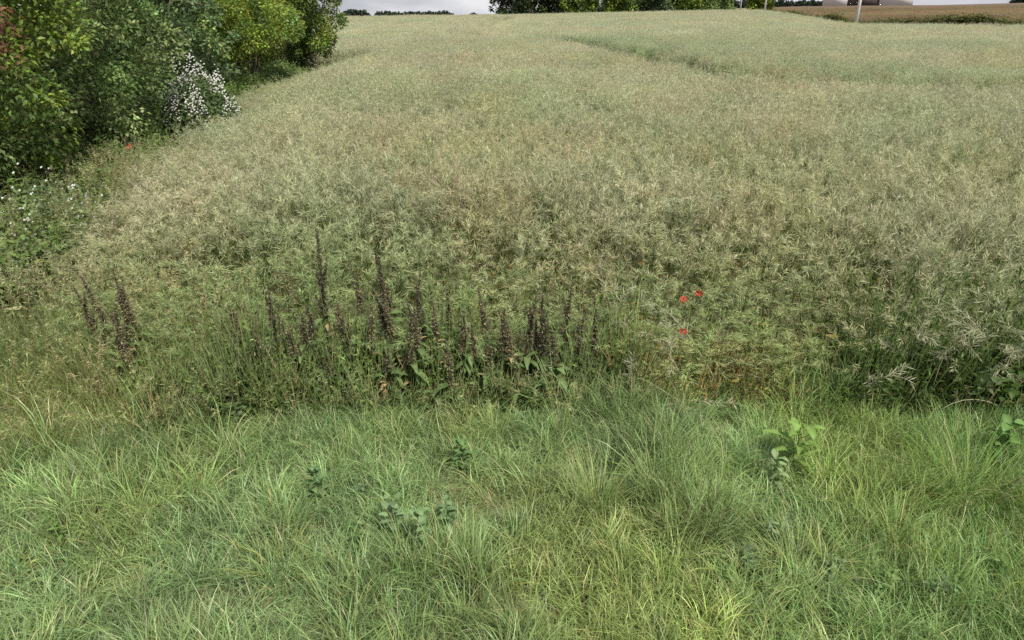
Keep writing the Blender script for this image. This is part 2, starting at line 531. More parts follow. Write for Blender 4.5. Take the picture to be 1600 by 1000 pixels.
def crop_height(x, y):
    """low at the open front edge, full height further in; pressed down in the wheel tracks"""
    fr = 0.40 + 0.60 * smooth(-0.1, 2.0, y - crop_edge(x)) 
    right = smooth(2.1, 2.8, x)
    fr = fr * (1 - right) + right * (0.62 + 0.38 * smooth(-0.2, 0.9, y - crop_edge(x)))
    hh = fr * (0.9 + 0.2 * fbm(x, y, 2.2, 3)) * (0.94 + 0.12 * fbm(x, y, 9, 13))
    lf = 0.6 + 0.4 * smooth(0, 2.2, x - left_edge(y))
    hh = hh * lf
    g = 1 - 0.82 * smooth(1.5, 0.8, poly_dist(x, y, TRAM1)) * smooth(14, 17, np.hypot(x, y))
    g2 = 1 - 0.75 * smooth(2.6, 1.2, poly_dist(x, y, TRAM2)) * 0.6
    return hh * g * g2

def spread(r0, r1, step, amax=46, jitter=0.5):
    """jittered grid in the ring r0..r1, in front of the camera"""
    lim = r1 + step
    gx, gy = np.meshgrid(np.arange(-lim, lim, step), np.arange(2.0, lim, step))
    x = gx.ravel(); y = gy.ravel()
    x = x + RNG.uniform(-jitter, jitter, len(x)) * step; y = y + RNG.uniform(-jitter, jitter, len(y)) * step
    r = np.hypot(x, y); az = np.arctan2(x, y)
    m = (r >= r0) & (r < r1) & (np.abs(az) < math.radians(amax))
    return x[m], y[m]

def in_crop(x, y):
    az = np.clip(np.arctan2(x, y), KAZ[0], KAZ[-1]); r = np.hypot(x, y)
    return (y > crop_edge(x) + 0.25 * (vnoise(x, y, 0.35, 8) - 0.5)) & (x > left_edge(y) + 0.5 * (vnoise(x, y, 0.8, 9) - 0.5)) & (r < edge_r(az))

CX = []; protos = near_protos + mid_protos + far_protos
def ring(r0, r1, step, base, count, zs=1.0, amax=46):
    x, y = spread(r0, r1, step, amax); m = in_crop(x, y); x = x[m]; y = y[m]; n = len(x)
    hz = crop_height(x, y) * zs
    xy = np.ones(n) * (0.9 + 0.2 * RNG.random(n))
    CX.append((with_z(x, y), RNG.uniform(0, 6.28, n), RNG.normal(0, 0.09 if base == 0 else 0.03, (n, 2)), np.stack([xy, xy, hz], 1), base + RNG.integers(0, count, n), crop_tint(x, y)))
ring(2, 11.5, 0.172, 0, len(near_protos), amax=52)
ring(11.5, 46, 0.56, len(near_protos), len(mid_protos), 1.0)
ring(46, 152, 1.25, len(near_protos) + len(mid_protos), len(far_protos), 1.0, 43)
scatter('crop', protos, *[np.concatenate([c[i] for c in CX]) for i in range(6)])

x, y = spread(88, 230, 2.1, 46); az = np.arctan2(x, y); r = np.hypot(x, y)
m = (az > az_of(1175)) & (r > edge_r(np.clip(az, KAZ[0], KAZ[-1])) + 4)
x = x[m]; y = y[m]; n = len(x)
scatter('brown_stubble_crop', far_protos, with_z(x, y, -0.1), RNG.uniform(0, 6.28, n), RNG.normal(0, .03, (n, 2)), np.stack([np.full(n, 1.7), np.full(n, 1.7), 0.45 + 0.2 * RNG.random(n)], 1), RNG.integers(0, len(far_protos), n),
        np.array([0.58, 0.45, 0.39]) * (0.75 + 0.5 * fbm(x, y, 25, 17))[:, None] * np.exp(RNG.normal(0, .08, (n, 3))))

# ================================================================== GRASS
G_BLUE = np.array([0.172, 0.244, 0.098]); G_YEL = np.array([0.205, 0.256, 0.088]); G_STRAW = np.array([0.36, 0.31, 0.17]); G_DARK = np.array([0.065, 0.115, 0.04])
def tuft(n, rad, h, wd, lean, curl, c, cj=0.15, seg=4, tipmul=1.6, straw=0.05):
    mb = MB()
    a = RNG.uniform(0, 6.28, n); r = rad * np.sqrt(RNG.random(n))
    b = np.stack([np.cos(a) * r, np.sin(a) * r, np.full(n, -0.02)], 1)
    az = a + RNG.normal(0, 0.9, n)
    col = jit(c, n, cj)
    s = RNG.random(n) < straw
    col[s] = jit(G_STRAW, int(s.sum()), 0.15)
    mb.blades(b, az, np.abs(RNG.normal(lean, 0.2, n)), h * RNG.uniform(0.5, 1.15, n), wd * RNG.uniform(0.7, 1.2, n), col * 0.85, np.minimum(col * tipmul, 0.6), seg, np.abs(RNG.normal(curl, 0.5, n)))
    return mb.mesh('grass_tuft', M_GRASS)
gp = [tuft(46, 0.07, 0.20, 0.0050, 0.3, 1.2, G_BLUE) for _ in range(4)]
gp += [tuft(40, 0.06, 0.26, 0.0055, 0.25, 1.7, G_BLUE * 1.05) for _ in range(3)]
gp += [tuft(40, 0.06, 0.25, 0.0056, 0.3, 1.7, G_YEL) for _ in range(3)]
gp += [tuft(30, 0.08, 0.16, 0.0038, 0.8, 1.0, G_STRAW, straw=0.5) for _ in range(2)]
gp += [tuft(34, 0.05, 0.36, 0.0060, 0.2, 1.9, (G_BLUE + G_YEL) / 2) for _ in range(3)]

def verge_pts(step, y0, yfun, xlim):
    gx, gy = np.meshgrid(np.arange(-xlim, xlim, step), np.arange(y0, 5.4, step))
    x = gx.ravel() + RNG.uniform(-.6, .6, gx.size) * step; y = gy.ravel() + RNG.uniform(-.6, .6, gx.size) * step
    m = y < yfun(x)
    return x[m], y[m]
VX = np.array([-8, -4, -3, -2.2, -1.6, 0, 1, 2, 3, 4, 8]); VY = np.array([3.4, 3.4, 3.45, 3.62, 3.85, 3.93, 3.95, 4.0, 3.9, 3.75, 3.75])
x, y = verge_pts(0.065, 0.9, lambda x: np.interp(x, VX, VY) + 0.9 * (fbm(x, 0 * x, 0.8, 4) - 0.5) + np.abs(RNG.normal(0, 0.28, len(x))), 6.5)
n = len(x)
u = fbm(x, y, 0.8, 21); u2 = fbm(x, y, 0.35, 23) ; tall = fbm(x, y, 0.55, 27)
idx = RNG.integers(0, 7, n)
idx = np.where(u > 0.56 + RNG.normal(0, 0.06, n), RNG.integers(7, 10, n), idx)
idx = np.where(u2 > 0.78, RNG.integers(10, 12, n), idx)
idx = np.where((tall > 0.60) & (RNG.random(n) < 0.4), RNG.integers(12, 15, n), idx)
gap = fbm(x, y, 0.22, 45)
keep = ((u2 < 0.74) | (RNG.random(n) < 0.85)) & (RNG.random(n) < 0.55 + 1.0 * smooth(0.25, 0.6, gap))
hs = (0.42 + 1.1 * tall) * (0.55 + 0.8 * fbm(x, y, 0.22, 45)) * (0.85 + 0.35 * RNG.random(n)) * (1 + 0.25 * smooth(1.0, 3.0, x))
tint = np.ones((n, 3)) * np.exp(RNG.normal(0, 0.22, (n, 1))) * (0.6 + 0.75 * fbm(x, y, 0.38, 43))[:, None]
kk = fbm(x, y, 1.6, 41)[:, None]
tint = tint * (np.array([0.95, 1.0, 1.05]) * (1 - kk) + np.array([0.99, 1.0, 0.86]) * kk)
rx = smooth(0.5, 3.5, x)[:, None]
tint = tint * (1 - rx + rx * np.array([0.90, 1.02, 0.85]))
scatter('verge_grass', gp, with_z(x, y)[keep], RNG.uniform(0, 6.28, n)[keep], RNG.normal(0, 0.16, (n, 2))[keep], np.stack([0.9 + 0.3 * RNG.random(n), 0.9 + 0.3 * RNG.random(n), hs], 1)[keep], idx[keep], tint[keep])

# tall seeding grass where the verge meets the crop and along the left
def seed_grass(n, rad, h, c, head, gf=0.7):
    mb = MB()
    a = RNG.uniform(0, 6.28, n); r = rad * np.sqrt(RNG.random(n))
    b = np.stack([np.cos(a) * r, np.sin(a) * r, np.zeros(n)], 1)
    nl = int(n * gf)
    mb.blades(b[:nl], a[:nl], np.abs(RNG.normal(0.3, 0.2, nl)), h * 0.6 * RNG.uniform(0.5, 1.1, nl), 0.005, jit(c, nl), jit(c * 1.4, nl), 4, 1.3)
    for i in range(nl, n):
        hh = h * random.uniform(0.75, 1.1); q = np.array([math.cos(a[i]), math.sin(a[i]), 0])
        p0 = b[i]; p2 = p0 + q * hh * 0.28 * random.random() + np.array([0, 0, hh]); p1 = p0 + np.array([0, 0, hh * 0.6])
        col = jit(np.array([0.30, 0.28, 0.14]), 1)[0]
        mb.tube(bez(p0, p1, p2, np.linspace(0, 1, 4)), [0.0016, 0.0014, 0.0011, 0.0006], col, 3)
        m = 16; t = RNG.uniform(0.78, 1.0, m); bb = bez(p0, p1, p2, t)
        mb.leaves(bb, RNG.normal(size=(m, 3)) + np.array([0, 0, 0.3]) + q, RNG.uniform(0.02, 0.045, m), 0.005, jit(head, m, 0.2))
    return mb.mesh('seed_grass', M_GRASS)
sg = [seed_grass(22, 0.09, 0.8, G_YEL, np.array([0.40, 0.385, 0.225])) for _ in range(4)] + [seed_grass(20, 0.09, 0.7, G_YEL * 0.9, np.array([0.31, 0.26, 0.17])) for _ in range(2)]
sg += [seed_grass(26, 0.09, 0.75, (G_YEL * 0.55 + G_BLUE * 0.45) * 0.9, np.array([0.27, 0.30, 0.15]), random.choice((1.0, 1.0, 0.96))) for _ in range(4)]
gx, gy = np.meshgrid(np.arange(-8, 5.5, 0.085), np.arange(3.3, 11, 0.085))
x = gx.ravel() + RNG.uniform(-.05, .05, gx.size); y = gy.ravel() + RNG.uniform(-.05, .05, gx.size)
near_e = np.interp(x, VX, VY)
m = (y > near_e - 0.15) & ((y < crop_edge(x) + np.abs(RNG.normal(0, 0.45, len(x)))) | ((x < left_edge(y) + np.abs(RNG.normal(0, 0.5, len(x)))) & (x > left_edge(y) - 1.5 * RNG.random(len(x))))) & (x < -1.3 + 0.5 * vnoise(y, x, 0.4, 2) + np.where(RNG.random(len(x)) < 0.30, 9, 0) * (y < np.interp(x, VX, VY) + 0.6)) & (RNG.random(len(x)) < 0.8) & (x > left_edge(y) - 1.6)
x = x[m]; y = y[m]; n = len(x)
hs = 0.5 + 0.5 * smooth(0, 1.3, y - np.interp(x, VX, VY)); hs = hs * (0.45 + 1.1 * fbm(x, y, 0.5, 61))
kk = fbm(x, y, 0.9, 63)[:, None]
tint = (np.array([0.95, 1.02, 1.0]) * (1 - kk) + np.array([1.2, 1.03, 0.85]) * kk) * np.exp(RNG.normal(0, 0.12, (n, 1)))
gq = (RNG.random(n) < 0.45 + 0.52 * smooth(1.8, 0.7, y - np.interp(x, VX, VY))) | ((x < left_edge(y) + 0.2) & (RNG.random(n) < 0.8)) | (fbm(x, y, 0.8, 65) > 0.6)
pick = np.where(gq, RNG.integers(6, 10, n), RNG.integers(0, 6, n))
scatter('tall_grass', sg, with_z(x, y), RNG.uniform(0, 6.28, n), RNG.normal(0, 0.2, (n, 2)), np.stack([np.ones(n), np.ones(n), hs], 1), pick, tint)

# ================================================================== LEAFY UNDERGROWTH
def nettle(h, nl, lsz, c, cj=0.2):
    mb = MB()
    for k in range(random.randint(2, 4)):
        ox, oy = random.uniform(-.08, .08), random.uniform(-.08, .08); hh = h * random.uniform(0.7, 1.1)
        la = random.uniform(0, 6.28); tp = np.array([ox + math.cos(la) * 0.12 * hh, oy + math.sin(la) * 0.12 * hh, hh])
        mb.tube([[ox, oy, 0], [(ox + tp[0]) / 2, (oy + tp[1]) / 2, hh * 0.5], tp], [0.004, 0.003, 0.0015], np.asarray(c) * 1.1, 3)
        zz = np.linspace(0.18, 1.0, nl); a = np.arange(nl) * 2.2 + RNG.normal(0, .3, nl)
        b = np.stack([ox + (tp[0] - ox) * zz, oy + (tp[1] - oy) * zz, zz * hh], 1)
        d = np.stack([np.cos(a), np.sin(a), RNG.uniform(-0.5, 0.35, nl)], 1)
        mb.leaves(b, d, lsz * (1.25 - 0.6 * zz) * RNG.uniform(0.7, 1.2, nl), lsz * 0.5 * (1.25 - 0.6 * zz), jit(c, nl, cj), 0.2, 0.4, np.tile([0, 0, 1.0], (nl, 1)) + RNG.normal(0, .3, (nl, 3)))
    return mb.mesh('leafy_weed', M_WEED)
W_G = np.array([0.115, 0.18, 0.05]); W_B = np.array([0.12, 0.17, 0.075])
wp = [nettle(0.55, 16, 0.10, W_G) for _ in range(4)] + [nettle(0.45, 14, 0.09, W_B) for _ in range(3)] + [nettle(0.4, 12, 0.08, np.array([0.16, 0.18, 0.05]), 0.35) for _ in range(2)]
def lance(h, nst, lsz, c, tanf=0.07, cj=0.25):
    mb = MB()
    for k in range(nst):
        ox, oy = random.uniform(-.1, .1), random.uniform(-.1, .1); hh = h * random.uniform(0.6, 1.15)
        la = random.uniform(0, 6.28); tp = np.array([ox + math.cos(la) * 0.2 * hh, oy + math.sin(la) * 0.2 * hh, hh])
        mb.tube([[ox, oy, 0], [(ox * 1.2 + tp[0]) / 2.2, (oy * 1.2 + tp[1]) / 2.2, hh * 0.5], tp], [0.0035, 0.003, 0.0012], np.asarray(c) * random.uniform(0.8, 1.6), 3)
        nl = random.randint(8, 13); zz = RNG.uniform(0.05, 1.0, nl); a = RNG.uniform(0, 6.28, nl)
        b = np.stack([ox + (tp[0] - ox) * zz, oy + (tp[1] - oy) * zz, zz * hh], 1)
        col = jit(c, nl, cj); tn = (RNG.random(nl) < tanf * 1.6) & (zz < 0.55); col[tn] = jit([0.34, 0.29, 0.165], int(tn.sum()), 0.25)
        d = np.stack([np.cos(a), np.sin(a), RNG.uniform(-0.7, 2.6, nl)], 1)
        ll = lsz * RNG.uniform(0.5, 1.2, nl) * (1.2 - 0.7 * zz)
        mb.leaves(b, d, ll, ll * RNG.uniform(0.16, 0.36, nl), col, 0.25, 0.4)
    return mb.mesh('lance_leaf_weed', M_WEED)
wp += [lance(0.80, 6, 0.09, np.array([0.14, 0.20, 0.055])) for _ in range(4)] + [lance(0.70, 6, 0.065, np.array([0.17, 0.215, 0.09])) for _ in range(3)] + [lance(0.6, 5, 0.07, np.array([0.26, 0.22, 0.10]), 0.3) for _ in range(3)]
WX = []
def weeds(x, y, hs, tint=None, lo=0, hi=9, lo2=None):
    n = len(x)
    if tint is None: tint = np.exp(RNG.normal(0, 0.15, (n, 1))) * (0.8 + 0.5 * fbm(x, y, 0.7, 77))[:, None] * np.ones((n, 3))
    WX.append((with_z(x, y), RNG.uniform(0, 6.28, n), RNG.normal(0, .12, (n, 2)), np.stack([hs ** 0.5, hs ** 0.5, hs], 1), RNG.integers(lo, hi, n) if lo2 is None else lo2, tint))
# foot of the crop
n = 1500
x = RNG.uniform(-2.4, 5, n); y = np.interp(x, VX, VY) - 0.05 + np.abs(RNG.normal(0, 0.33, n))
kt = smooth(0.7, 1.1, x) * smooth(2.5, 2.1, x)
tt_ = np.exp(RNG.normal(0, 0.28, (n, 1))) * (0.75 + 0.5 * fbm(x, y, 0.5, 77))[:, None] * (0.82 + kt[:, None] * np.array([0.32, 0.2, 0.02]))
kp = RNG.random(n) < (1 - 0.5 * kt) * (0.6 + 0.4 * (fbm(x, y, 0.6, 79) > 0.45))
pk = np.where(RNG.random(n) < 0.12, RNG.integers(0, 9, n), RNG.integers(9, 16, n)); pk = np.where(RNG.random(n) < 0.15 + 0.55 * kt, RNG.integers(16, 19, n), pk)
hs = (0.22 + 0.85 * fbm(x, y, 0.3, 81)) * (1 - 0.3 * kt) * (0.75 + 0.5 * smooth(0, 0.35, y - np.interp(x, VX, VY)))
weeds(x[kp], y[kp], hs[kp], tt_[kp], lo2=pk[kp])
n = 420
x = RNG.uniform(2.0, 5.2, n); y = 3.82 + np.abs(RNG.normal(0, 0.42, n))
weeds(x, y, (0.65 + 0.6 * RNG.random(n)) * (0.5 + 0.5 * smooth(2.0, 2.8, x)), np.ones((n, 3)) * np.array([0.55, 0.62, 0.5]) * np.exp(RNG.normal(0, 0.2, (n, 1))), lo2=np.where(RNG.random(n) < 0.35, RNG.integers(0, 7, n), RNG.integers(9, 16, n)))
# bank under the hedge
n = 5200
y = 5.2 + 25 * RNG.random(n) ** 1.5; u = RNG.random(n)
x = left_edge(np.minimum(y, 32)) - 0.25 - u * np.interp(y, [5, 8, 12, 32], [3.0, 2.6, 1.6, 1.8]) 
weeds(x, y, 1.25 * (0.75 + 0.8 * u) * (0.7 + 0.6 * fbm(x, y, 0.9, 83)), np.array([1.05, 1.0, 0.95]) * (0.75 + 0.6 * fbm(x, y, 1.1, 85))[:, None] * np.exp(RNG.normal(0, 0.15, (n, 1))))
# in the verge itself
n = 110
x = RNG.uniform(-4, 4, n); y = RNG.uniform(1.6, 3.9, n); m = fbm(x, y, 0.5, 87) > 0.55
weeds(x[m], y[m], 0.30 + 0.12 * RNG.random(int(m.sum())), np.ones((int(m.sum()), 3)) * np.array([1.05, 1.1, 1.15]))
scatter('undergrowth', wp, *[np.concatenate([c[i] for c in WX]) for i in range(6)])

# dark weeds in the strip between crop and brown field
n = 2600
az = RNG.uniform(az_of(1185), math.radians(44), n); r = edge_r(np.clip(az, KAZ[0], KAZ[-1])) + 0.5 + RNG.random(n) * 3
x = r * np.sin(az); y = r * np.cos(az)
cl = fbm(x, y, 6, 15)
sc_ = 1.6 + 2.6 * cl
scatter('field_margin_weeds', wp, with_z(x, y), RNG.uniform(0, 6.28, n), RNG.normal(0, .1, (n, 2)), np.stack([sc_ * 2, sc_ * 2, sc_], 1), RNG.integers(0, 9, n), np.array([0.72, 0.52, 0.42]) * (0.6 + 0.7 * RNG.random((n, 1))))

# ================================================================== DOCK PLANTS
def dock_parts(h, spike, nleaf, dark=1.0):
    """meshes of one dock: stem, seed spike, leaves (each a mesh)"""
    la = random.uniform(0, 6.28); ln = random.uniform(0, 0.13)
    top = np.array([math.cos(la) * ln * h, math.sin(la) * ln * h, h]); mid = np.array([top[0] * 0.2, top[1] * 0.2, h * 0.5])
    O = np.zeros(3)
    ms = MB(); ms.tube(bez(O, mid, top, np.linspace(0, 1, 7)), np.linspace(0.006, 0.002, 7), np.array([0.15, 0.12, 0.07]), 5)
    s = MB()
    SEED = np.array([0.142, 0.135, 0.078]) * dark ** 0.55 * np.array([1.0 + 0.06 * max(0, dark - 1), 1.0, 1.0])
    def whorl(p0, p1, p2, t, rad, n):
        rad = rad * random.uniform(1.2, 1.7)
        b = bez(p0, p1, p2, t)
        tr_ = np.clip((t - t.min()) / (t.max() - t.min() + 1e-6), 0, 1)
        s.leaves(b, RNG.normal(size=(n, 3)) + np.array([0, 0, .25]), rad * (1.15 - 0.75 * tr_) * RNG.uniform(0.5, 1.2, n), 0.010, jit(SEED, n, 0.35, 0.12), 0.3)
    n = int(spike * 1150)
    t = 1 - spike / h * RNG.random(n) ** 0.9
    t = np.round(t * h / 0.02) * 0.02 / h + RNG.normal(0, 0.003, n)
    whorl(O, mid, top, np.clip(t, 0, 1), 0.026, n)
    for k in range(random.randint(4, 7)):
        t0 = 1 - spike / h * random.uniform(0.45, 1.15)
        p0 = bez(O, mid, top, [t0])[0]; a = random.uniform(0, 6.28); l2 = spike * random.uniform(0.18, 0.42)
        p2 = p0 + np.array([math.cos(a) * l2 * 0.27, math.sin(a) * l2 * 0.27, l2]); p1 = p0 + np.array([math.cos(a) * l2 * 0.15, math.sin(a) * l2 * 0.15, l2 * 0.4])
        s.tube(bez(p0, p1, p2, np.linspace(0, 1, 4)), [0.003, 0.0025, 0.002, 0.001], np.array([0.13, 0.10, 0.06]), 3)
        n2 = int(l2 * 650); whorl(p0, p1, p2, RNG.uniform(0.15, 1, n2), 0.02, n2)
    lv = []
    for k in range(nleaf):
        z = random.uniform(0.04, max(0.14, (h - spike) * 1.05)); p = bez(O, mid, top, [z / h])[0]
        big = 1.15 - 0.7 * z / h
        tan = random.random() < 0.22
        if tan: big *= 0.55
        c = np.array([0.40, 0.29, 0.15]) * random.uniform(0.7, 1.2) if tan else np.array([0.115, 0.17, 0.06]) * random.uniform(0.7, 1.35)
        m2 = MB(); m2.bigleaf(p, k * 2.4 + random.uniform(-.5, .5), random.uniform(0.2, 1.1), 0.20 * big * random.uniform(0.7, 1.2), 0.055 * big, random.uniform(0.8, 2.2), c, 6, 0.15)
        lv.append(m2)
    return ms, s, lv

def dock(px, pytop, fwd, spike_px, label, nleaf=8, dark=1.0, group='dock plants along the front of the crop', rz=None):
    x, z = atfwd(px, pytop, fwd)
    h = max(z, 0.25)
    spike = min(h * 0.7, spike_px / F * math.hypot(fwd, H - z) * 1.05)
    r = empty('dock_plant', (x, fwd, T(x, fwd)), 0)
    tag(r, label, 'dock plant', group)
    ms, s, lv = dock_parts(h, spike, nleaf + 4, dark)
    ms.obj('stem', M_PLANT, r); s.obj('seed_spike', M_PLANT, r)
    for m2 in lv: m2.obj('leaf', M_PLANT, r)
    return r

DOCKS = [
 (490, 372, 4.30, 135, 'tallest dark dock spike, rising alone above the others left of centre', 9, 0.75),
 (416, 446, 4.22, 100, 'dark dock spike left of the tallest one, leaning slightly', 9, 0.8),
 (592, 408, 4.25, 118, 'tall dark slim dock spike, left one of the close pair right of the tallest', 9, 0.75),
 (608, 392, 4.45, 95, 'thinner paler dock spike, right one of the close pair', 7, 1.0),
 (634, 428, 4.25, 100, 'dark dock spike just right of the close pair of tall spikes', 9, 0.9),
 (664, 446, 4.30, 80, 'brown dock spike second to the right of the close pair', 8, 1.15),
 (553, 430, 4.50, 70, 'faint thin dock spike left of the close pair of tall spikes', 6, 1.7),
 (546, 498, 4.12, 65, 'short dark dock between the tallest spike and the close pair', 9, 1.0),
 (487, 478, 4.10, 66, 'short dock spike just in front of the tallest one', 8, 1.1),
 (465, 486, 4.15, 60, 'small brown dock spike between the tallest and the leaning one', 8, 1.2),
 (449, 512, 4.08, 55, 'low brown dock spike to the right below the leaning dark one', 8, 1.4),
 (390, 498, 4.15, 55, 'short brown dock left of the leaning dark spike', 7, 1.4),
 (366, 482, 4.20, 60, 'leftmost dock of the row, thin and faded brown', 7, 1.6),
 (700, 452, 4.40, 75, 'reddish brown fuzzy dock spike in the middle of the row', 8, 1.8),
 (764, 452, 4.35, 70, 'pinkish brown dock spike right of the middle of the row', 8, 1.8),
 (704, 530, 4.02, 75, 'low greyish dock spike in front of the fuzzy middle one', 9, 1.4),
 (682, 600, 3.95, 60, 'lowest greyish dock spike, down by the verge grass', 8, 1.5),
 (820, 462, 4.20, 90, 'slim grey brown dock spike left of the dark right hand cluster', 9, 1.2),
 (850, 462, 4.20, 100, 'dark dock spike, broadest of the right hand cluster', 9, 0.85),
 (882, 436, 4.30, 100, 'tallest dock spike of the right hand cluster', 9, 1.1),
 (936, 470, 4.18, 100, 'rightmost dock spike of the row, leaning to the right', 9, 0.9),
 (868, 520, 4.05, 60, 'short dock spike below the right hand cluster', 8, 1.2),
 (640, 520, 4.05, 55, 'short dock hidden low among green leaves below the close pair', 9, 1.2),
 (600, 540, 4.02, 50, 'low dock with tan leaves below the close pair', 10, 1.2),
 (510, 540, 4.02, 50, 'low dock with brown seeds below the tallest spike', 10, 1.2),
 (760, 540, 4.02, 50, 'low leafy dock with short seed head right of the middle', 10, 1.2),
 (805, 560, 3.98, 50, 'low leafy dock at the foot of the right hand cluster', 10, 1.2),
]
for (px, py, fw, sp, lab, nl, dk) in DOCKS:
    dock(px, py, fw, sp, lab, nl, dk)
MORE = [(405, 510, 'faded dock in front of the leaning dark spike'), (432, 490, 'faded dock just right of the leaning dark spike'), (528, 470, 'faded dock right of the tallest spike, half its height'), (572, 470, 'faded dock directly left of the close pair'),
        (618, 470, 'faded dock directly below the tip of the close pair'), (650, 480, 'faded dock between the dark and the brown spike right of the close pair'), (683, 470, 'faded dock left of the reddish fuzzy one'), (722, 480, 'faded dock right of the reddish fuzzy one'),
        (742, 500, 'faded low dock left of the pinkish one'), (785, 480, 'faded dock right of the pinkish one'), (803, 500, 'faded dock left of the slim grey brown one'), (838, 500, 'faded dock left of the broadest right hand spike'),
        (905, 490, 'faded dock between the tallest right hand spike and the rightmost one'), (918, 530, 'faded low dock left below the rightmost spike'), (952, 520, 'faded low dock right of the rightmost spike'), (478, 540, 'faded low dock under the short spike beside the tallest')]
for (px, py, lab) in MORE:
    dock(px, py, random.uniform(4.05, 4.3), random.uniform(55, 85), lab, 8, random.uniform(1.4, 2.0))
for (px, py, fw, sp, lab) in [(150, 425, 4.6, 90, 'faded brown seeding dock at far left, left stem of the clump'), (178, 430, 4.5, 95, 'faded brown seeding dock at far left, middle stem of the clump'), (196, 452, 4.5, 80, 'faded brown seeding dock at far left, right stem of the clump'), (163, 470, 4.3, 80, 'faded brown seeding dock at far left, lower front stem of the clump'), (132, 440, 4.7, 80, 'faded brown seeding dock at far left, outermost left stem of the clump'), (185, 490, 4.25, 80, 'faded brown seeding dock at far left, shortest stem at the right of the clump')]:
    dock(px, py, fw, sp, lab, 6, 1.7, 'faded docks in the grass on the left')

# ================================================================== POPPIES
RED = np.array([0.34, 0.06, 0.032])
def poppy(px, py, fwd, label, size=0.022):
    x, z = atfwd(px, py, fwd); g = T(x, fwd)
    r = empty('poppy', (x, fwd, g), random.uniform(0, 6)); tag(r, label, 'poppy', 'red poppies in the crop')
    r.rotation_euler = (0, 0, random.uniform(-.5, .5)); tl = random.uniform(0.5, 0.9); ct, st_ = math.cos(tl), math.sin(tl)
    h = z - g
    m = MB(); m.tube([[0.02, 0.01, 0], [0.01, 0.0, h * .5], [0, 0, h]], [0.0022, 0.002, 0.0015], np.array([0.13, 0.17, 0.06]), 4); m.obj('stem', M_PLANT, r)
    m = MB(); m.tube([[0, 0, h - 0.004], [0, 0, h + 0.004], [0, 0, h + 0.012], [0, 0, h + 0.014]], [0.0015, 0.003, 0.003, 0.001], np.array([0.02, 0.025, 0.015]), 8); m.obj('seed_capsule', M_PLANT, r)
    for k in range(4):
        m = MB(); a = k * math.pi / 2
        rows = 4; v = []; sz_ = size * random.uniform(0.7, 1.2); cr = random.uniform(0.006, 0.012)
        for i in range(rows):
            t = i / (rows - 1); rad = 0.004 + sz_ * math.sin(t * 1.35); zz = sz_ * random.uniform(0.2, 0.6) * t ** 1.7
            hw = 0.15 + 0.75 * math.sin(math.pi * (0.12 + 0.62 * t))
            for j in range(5):
                b = a + hw * (j / 2 - 1); q = 1 + 0.10 * math.sin(j * 2.7 + k + i)
                zq = zz + cr * t * math.sin(j * 2.4 + k); yq = math.sin(b) * rad * q
                v.append([math.cos(b) * rad * q, yq * ct - zq * st_, h + yq * st_ + zq * ct])
        f = []
        for i in range(rows - 1):
            for j in range(4):
                q = i * 5 + j; f += [[q, q + 1, q + 6], [q, q + 6, q + 5]]
        m.add(v, f, RED * random.uniform(0.8, 1.25)); m.obj('petal', M_PETAL, r)
poppy(1068, 468, 4.25, 'left red poppy of the upper pair at the crop edge')
poppy(1092, 459, 4.30, 'right red poppy of the upper pair at the crop edge')
poppy(1066, 518, 4.05, 'red poppy below the upper pair, lowest on the right')
poppy(203, 230, 9.6, 'lone orange red poppy near the foot of the hedge', 0.035)

# ================================================================== SINGLE CROP STALKS THAT LEAN OUT
def stalk(pb, pm, pt, label, npod=46, pale=1.0, dry=False, nb=3, group='pale pod stalks leaning out of the crop'):
    p0, p1, p2 = [np.array(p, float) for p in (pb, pm, pt)]
    o = np.array([p0[0], p0[1], T(p0[0], p0[1])])
    r = empty('pod_stalk', o.tolist()); tag(r, label, 'crop stalk', group)
    p0 = p0 - o; p1 = p1 - o; p2 = p2 - o
    m = MB(); c = np.array([0.40, 0.38, 0.24]) * pale
    ln = np.linalg.norm(p2 - p0)
    m.tube(bez(p0, p1, p2, np.linspace(0, 1, 8)), np.linspace(0.0055, 0.0015, 8), c, 5)
    cs = [(p0, p1, p2, 0.35)]
    for k in range(nb):
        t = random.uniform(0.3, 0.7); q0 = bez(p0, p1, p2, [t])[0]; d = unit(bez(p0, p1, p2, [t + 0.1])[0] - q0)
        q2 = q0 + (d * 0.85 + RNG.normal(0, 0.45, 3)) * ln * 0.3; q1 = (q0 + q2) / 2 + RNG.normal(0, 0.02, 3)
        m.tube(bez(q0, q1, q2, np.linspace(0, 1, 4)), [0.0028, 0.0022, 0.0016, 0.001], c, 3)
        cs.append((q0, q1, q2, 0.15))
    m.obj('stem', M_PLANT, r)
    if dry: return r
    m = MB()
    for (a0, a1, a2, t0) in cs:
        t = RNG.uniform(t0, 1, npod); b = bez(a0, a1, a2, t); d = unit(bez(a0, a1, a2, t + 0.04) - b); rd = unit(np.cross(d, RNG.normal(size=(npod, 3))))
        an = RNG.uniform(0.6, 1.2, npod)[:, None]
        k = RNG.random((npod, 1))
        m.leaves(b, d * np.cos(an) + rd * np.sin(an), 0.065 * RNG.uniform(0.5, 1.2, npod), 0.0048, (POD_A * 0.9 * k + np.array([0.36, 0.40, 0.24]) * (1 - k)) * pale)
    po = m.obj('pods', M_PLANT, r); po['kind'] = 'stuff'
    return r
def wp3(px, py, fwd):
    x, z = atfwd(px, py, fwd); return (x, fwd, max(z, 0.03))
stalk(wp3(1000, 655, 3.95), wp3(995, 600, 3.95), wp3(985, 560, 4.0), 'short upright stalk with pale pods at the verge right of the docks', 26)
stalk(wp3(1000, 590, 4.05), wp3(1060, 620, 3.9), wp3(1140, 690, 3.55), 'long pale pod stalk flopped down onto the verge grass', 30)
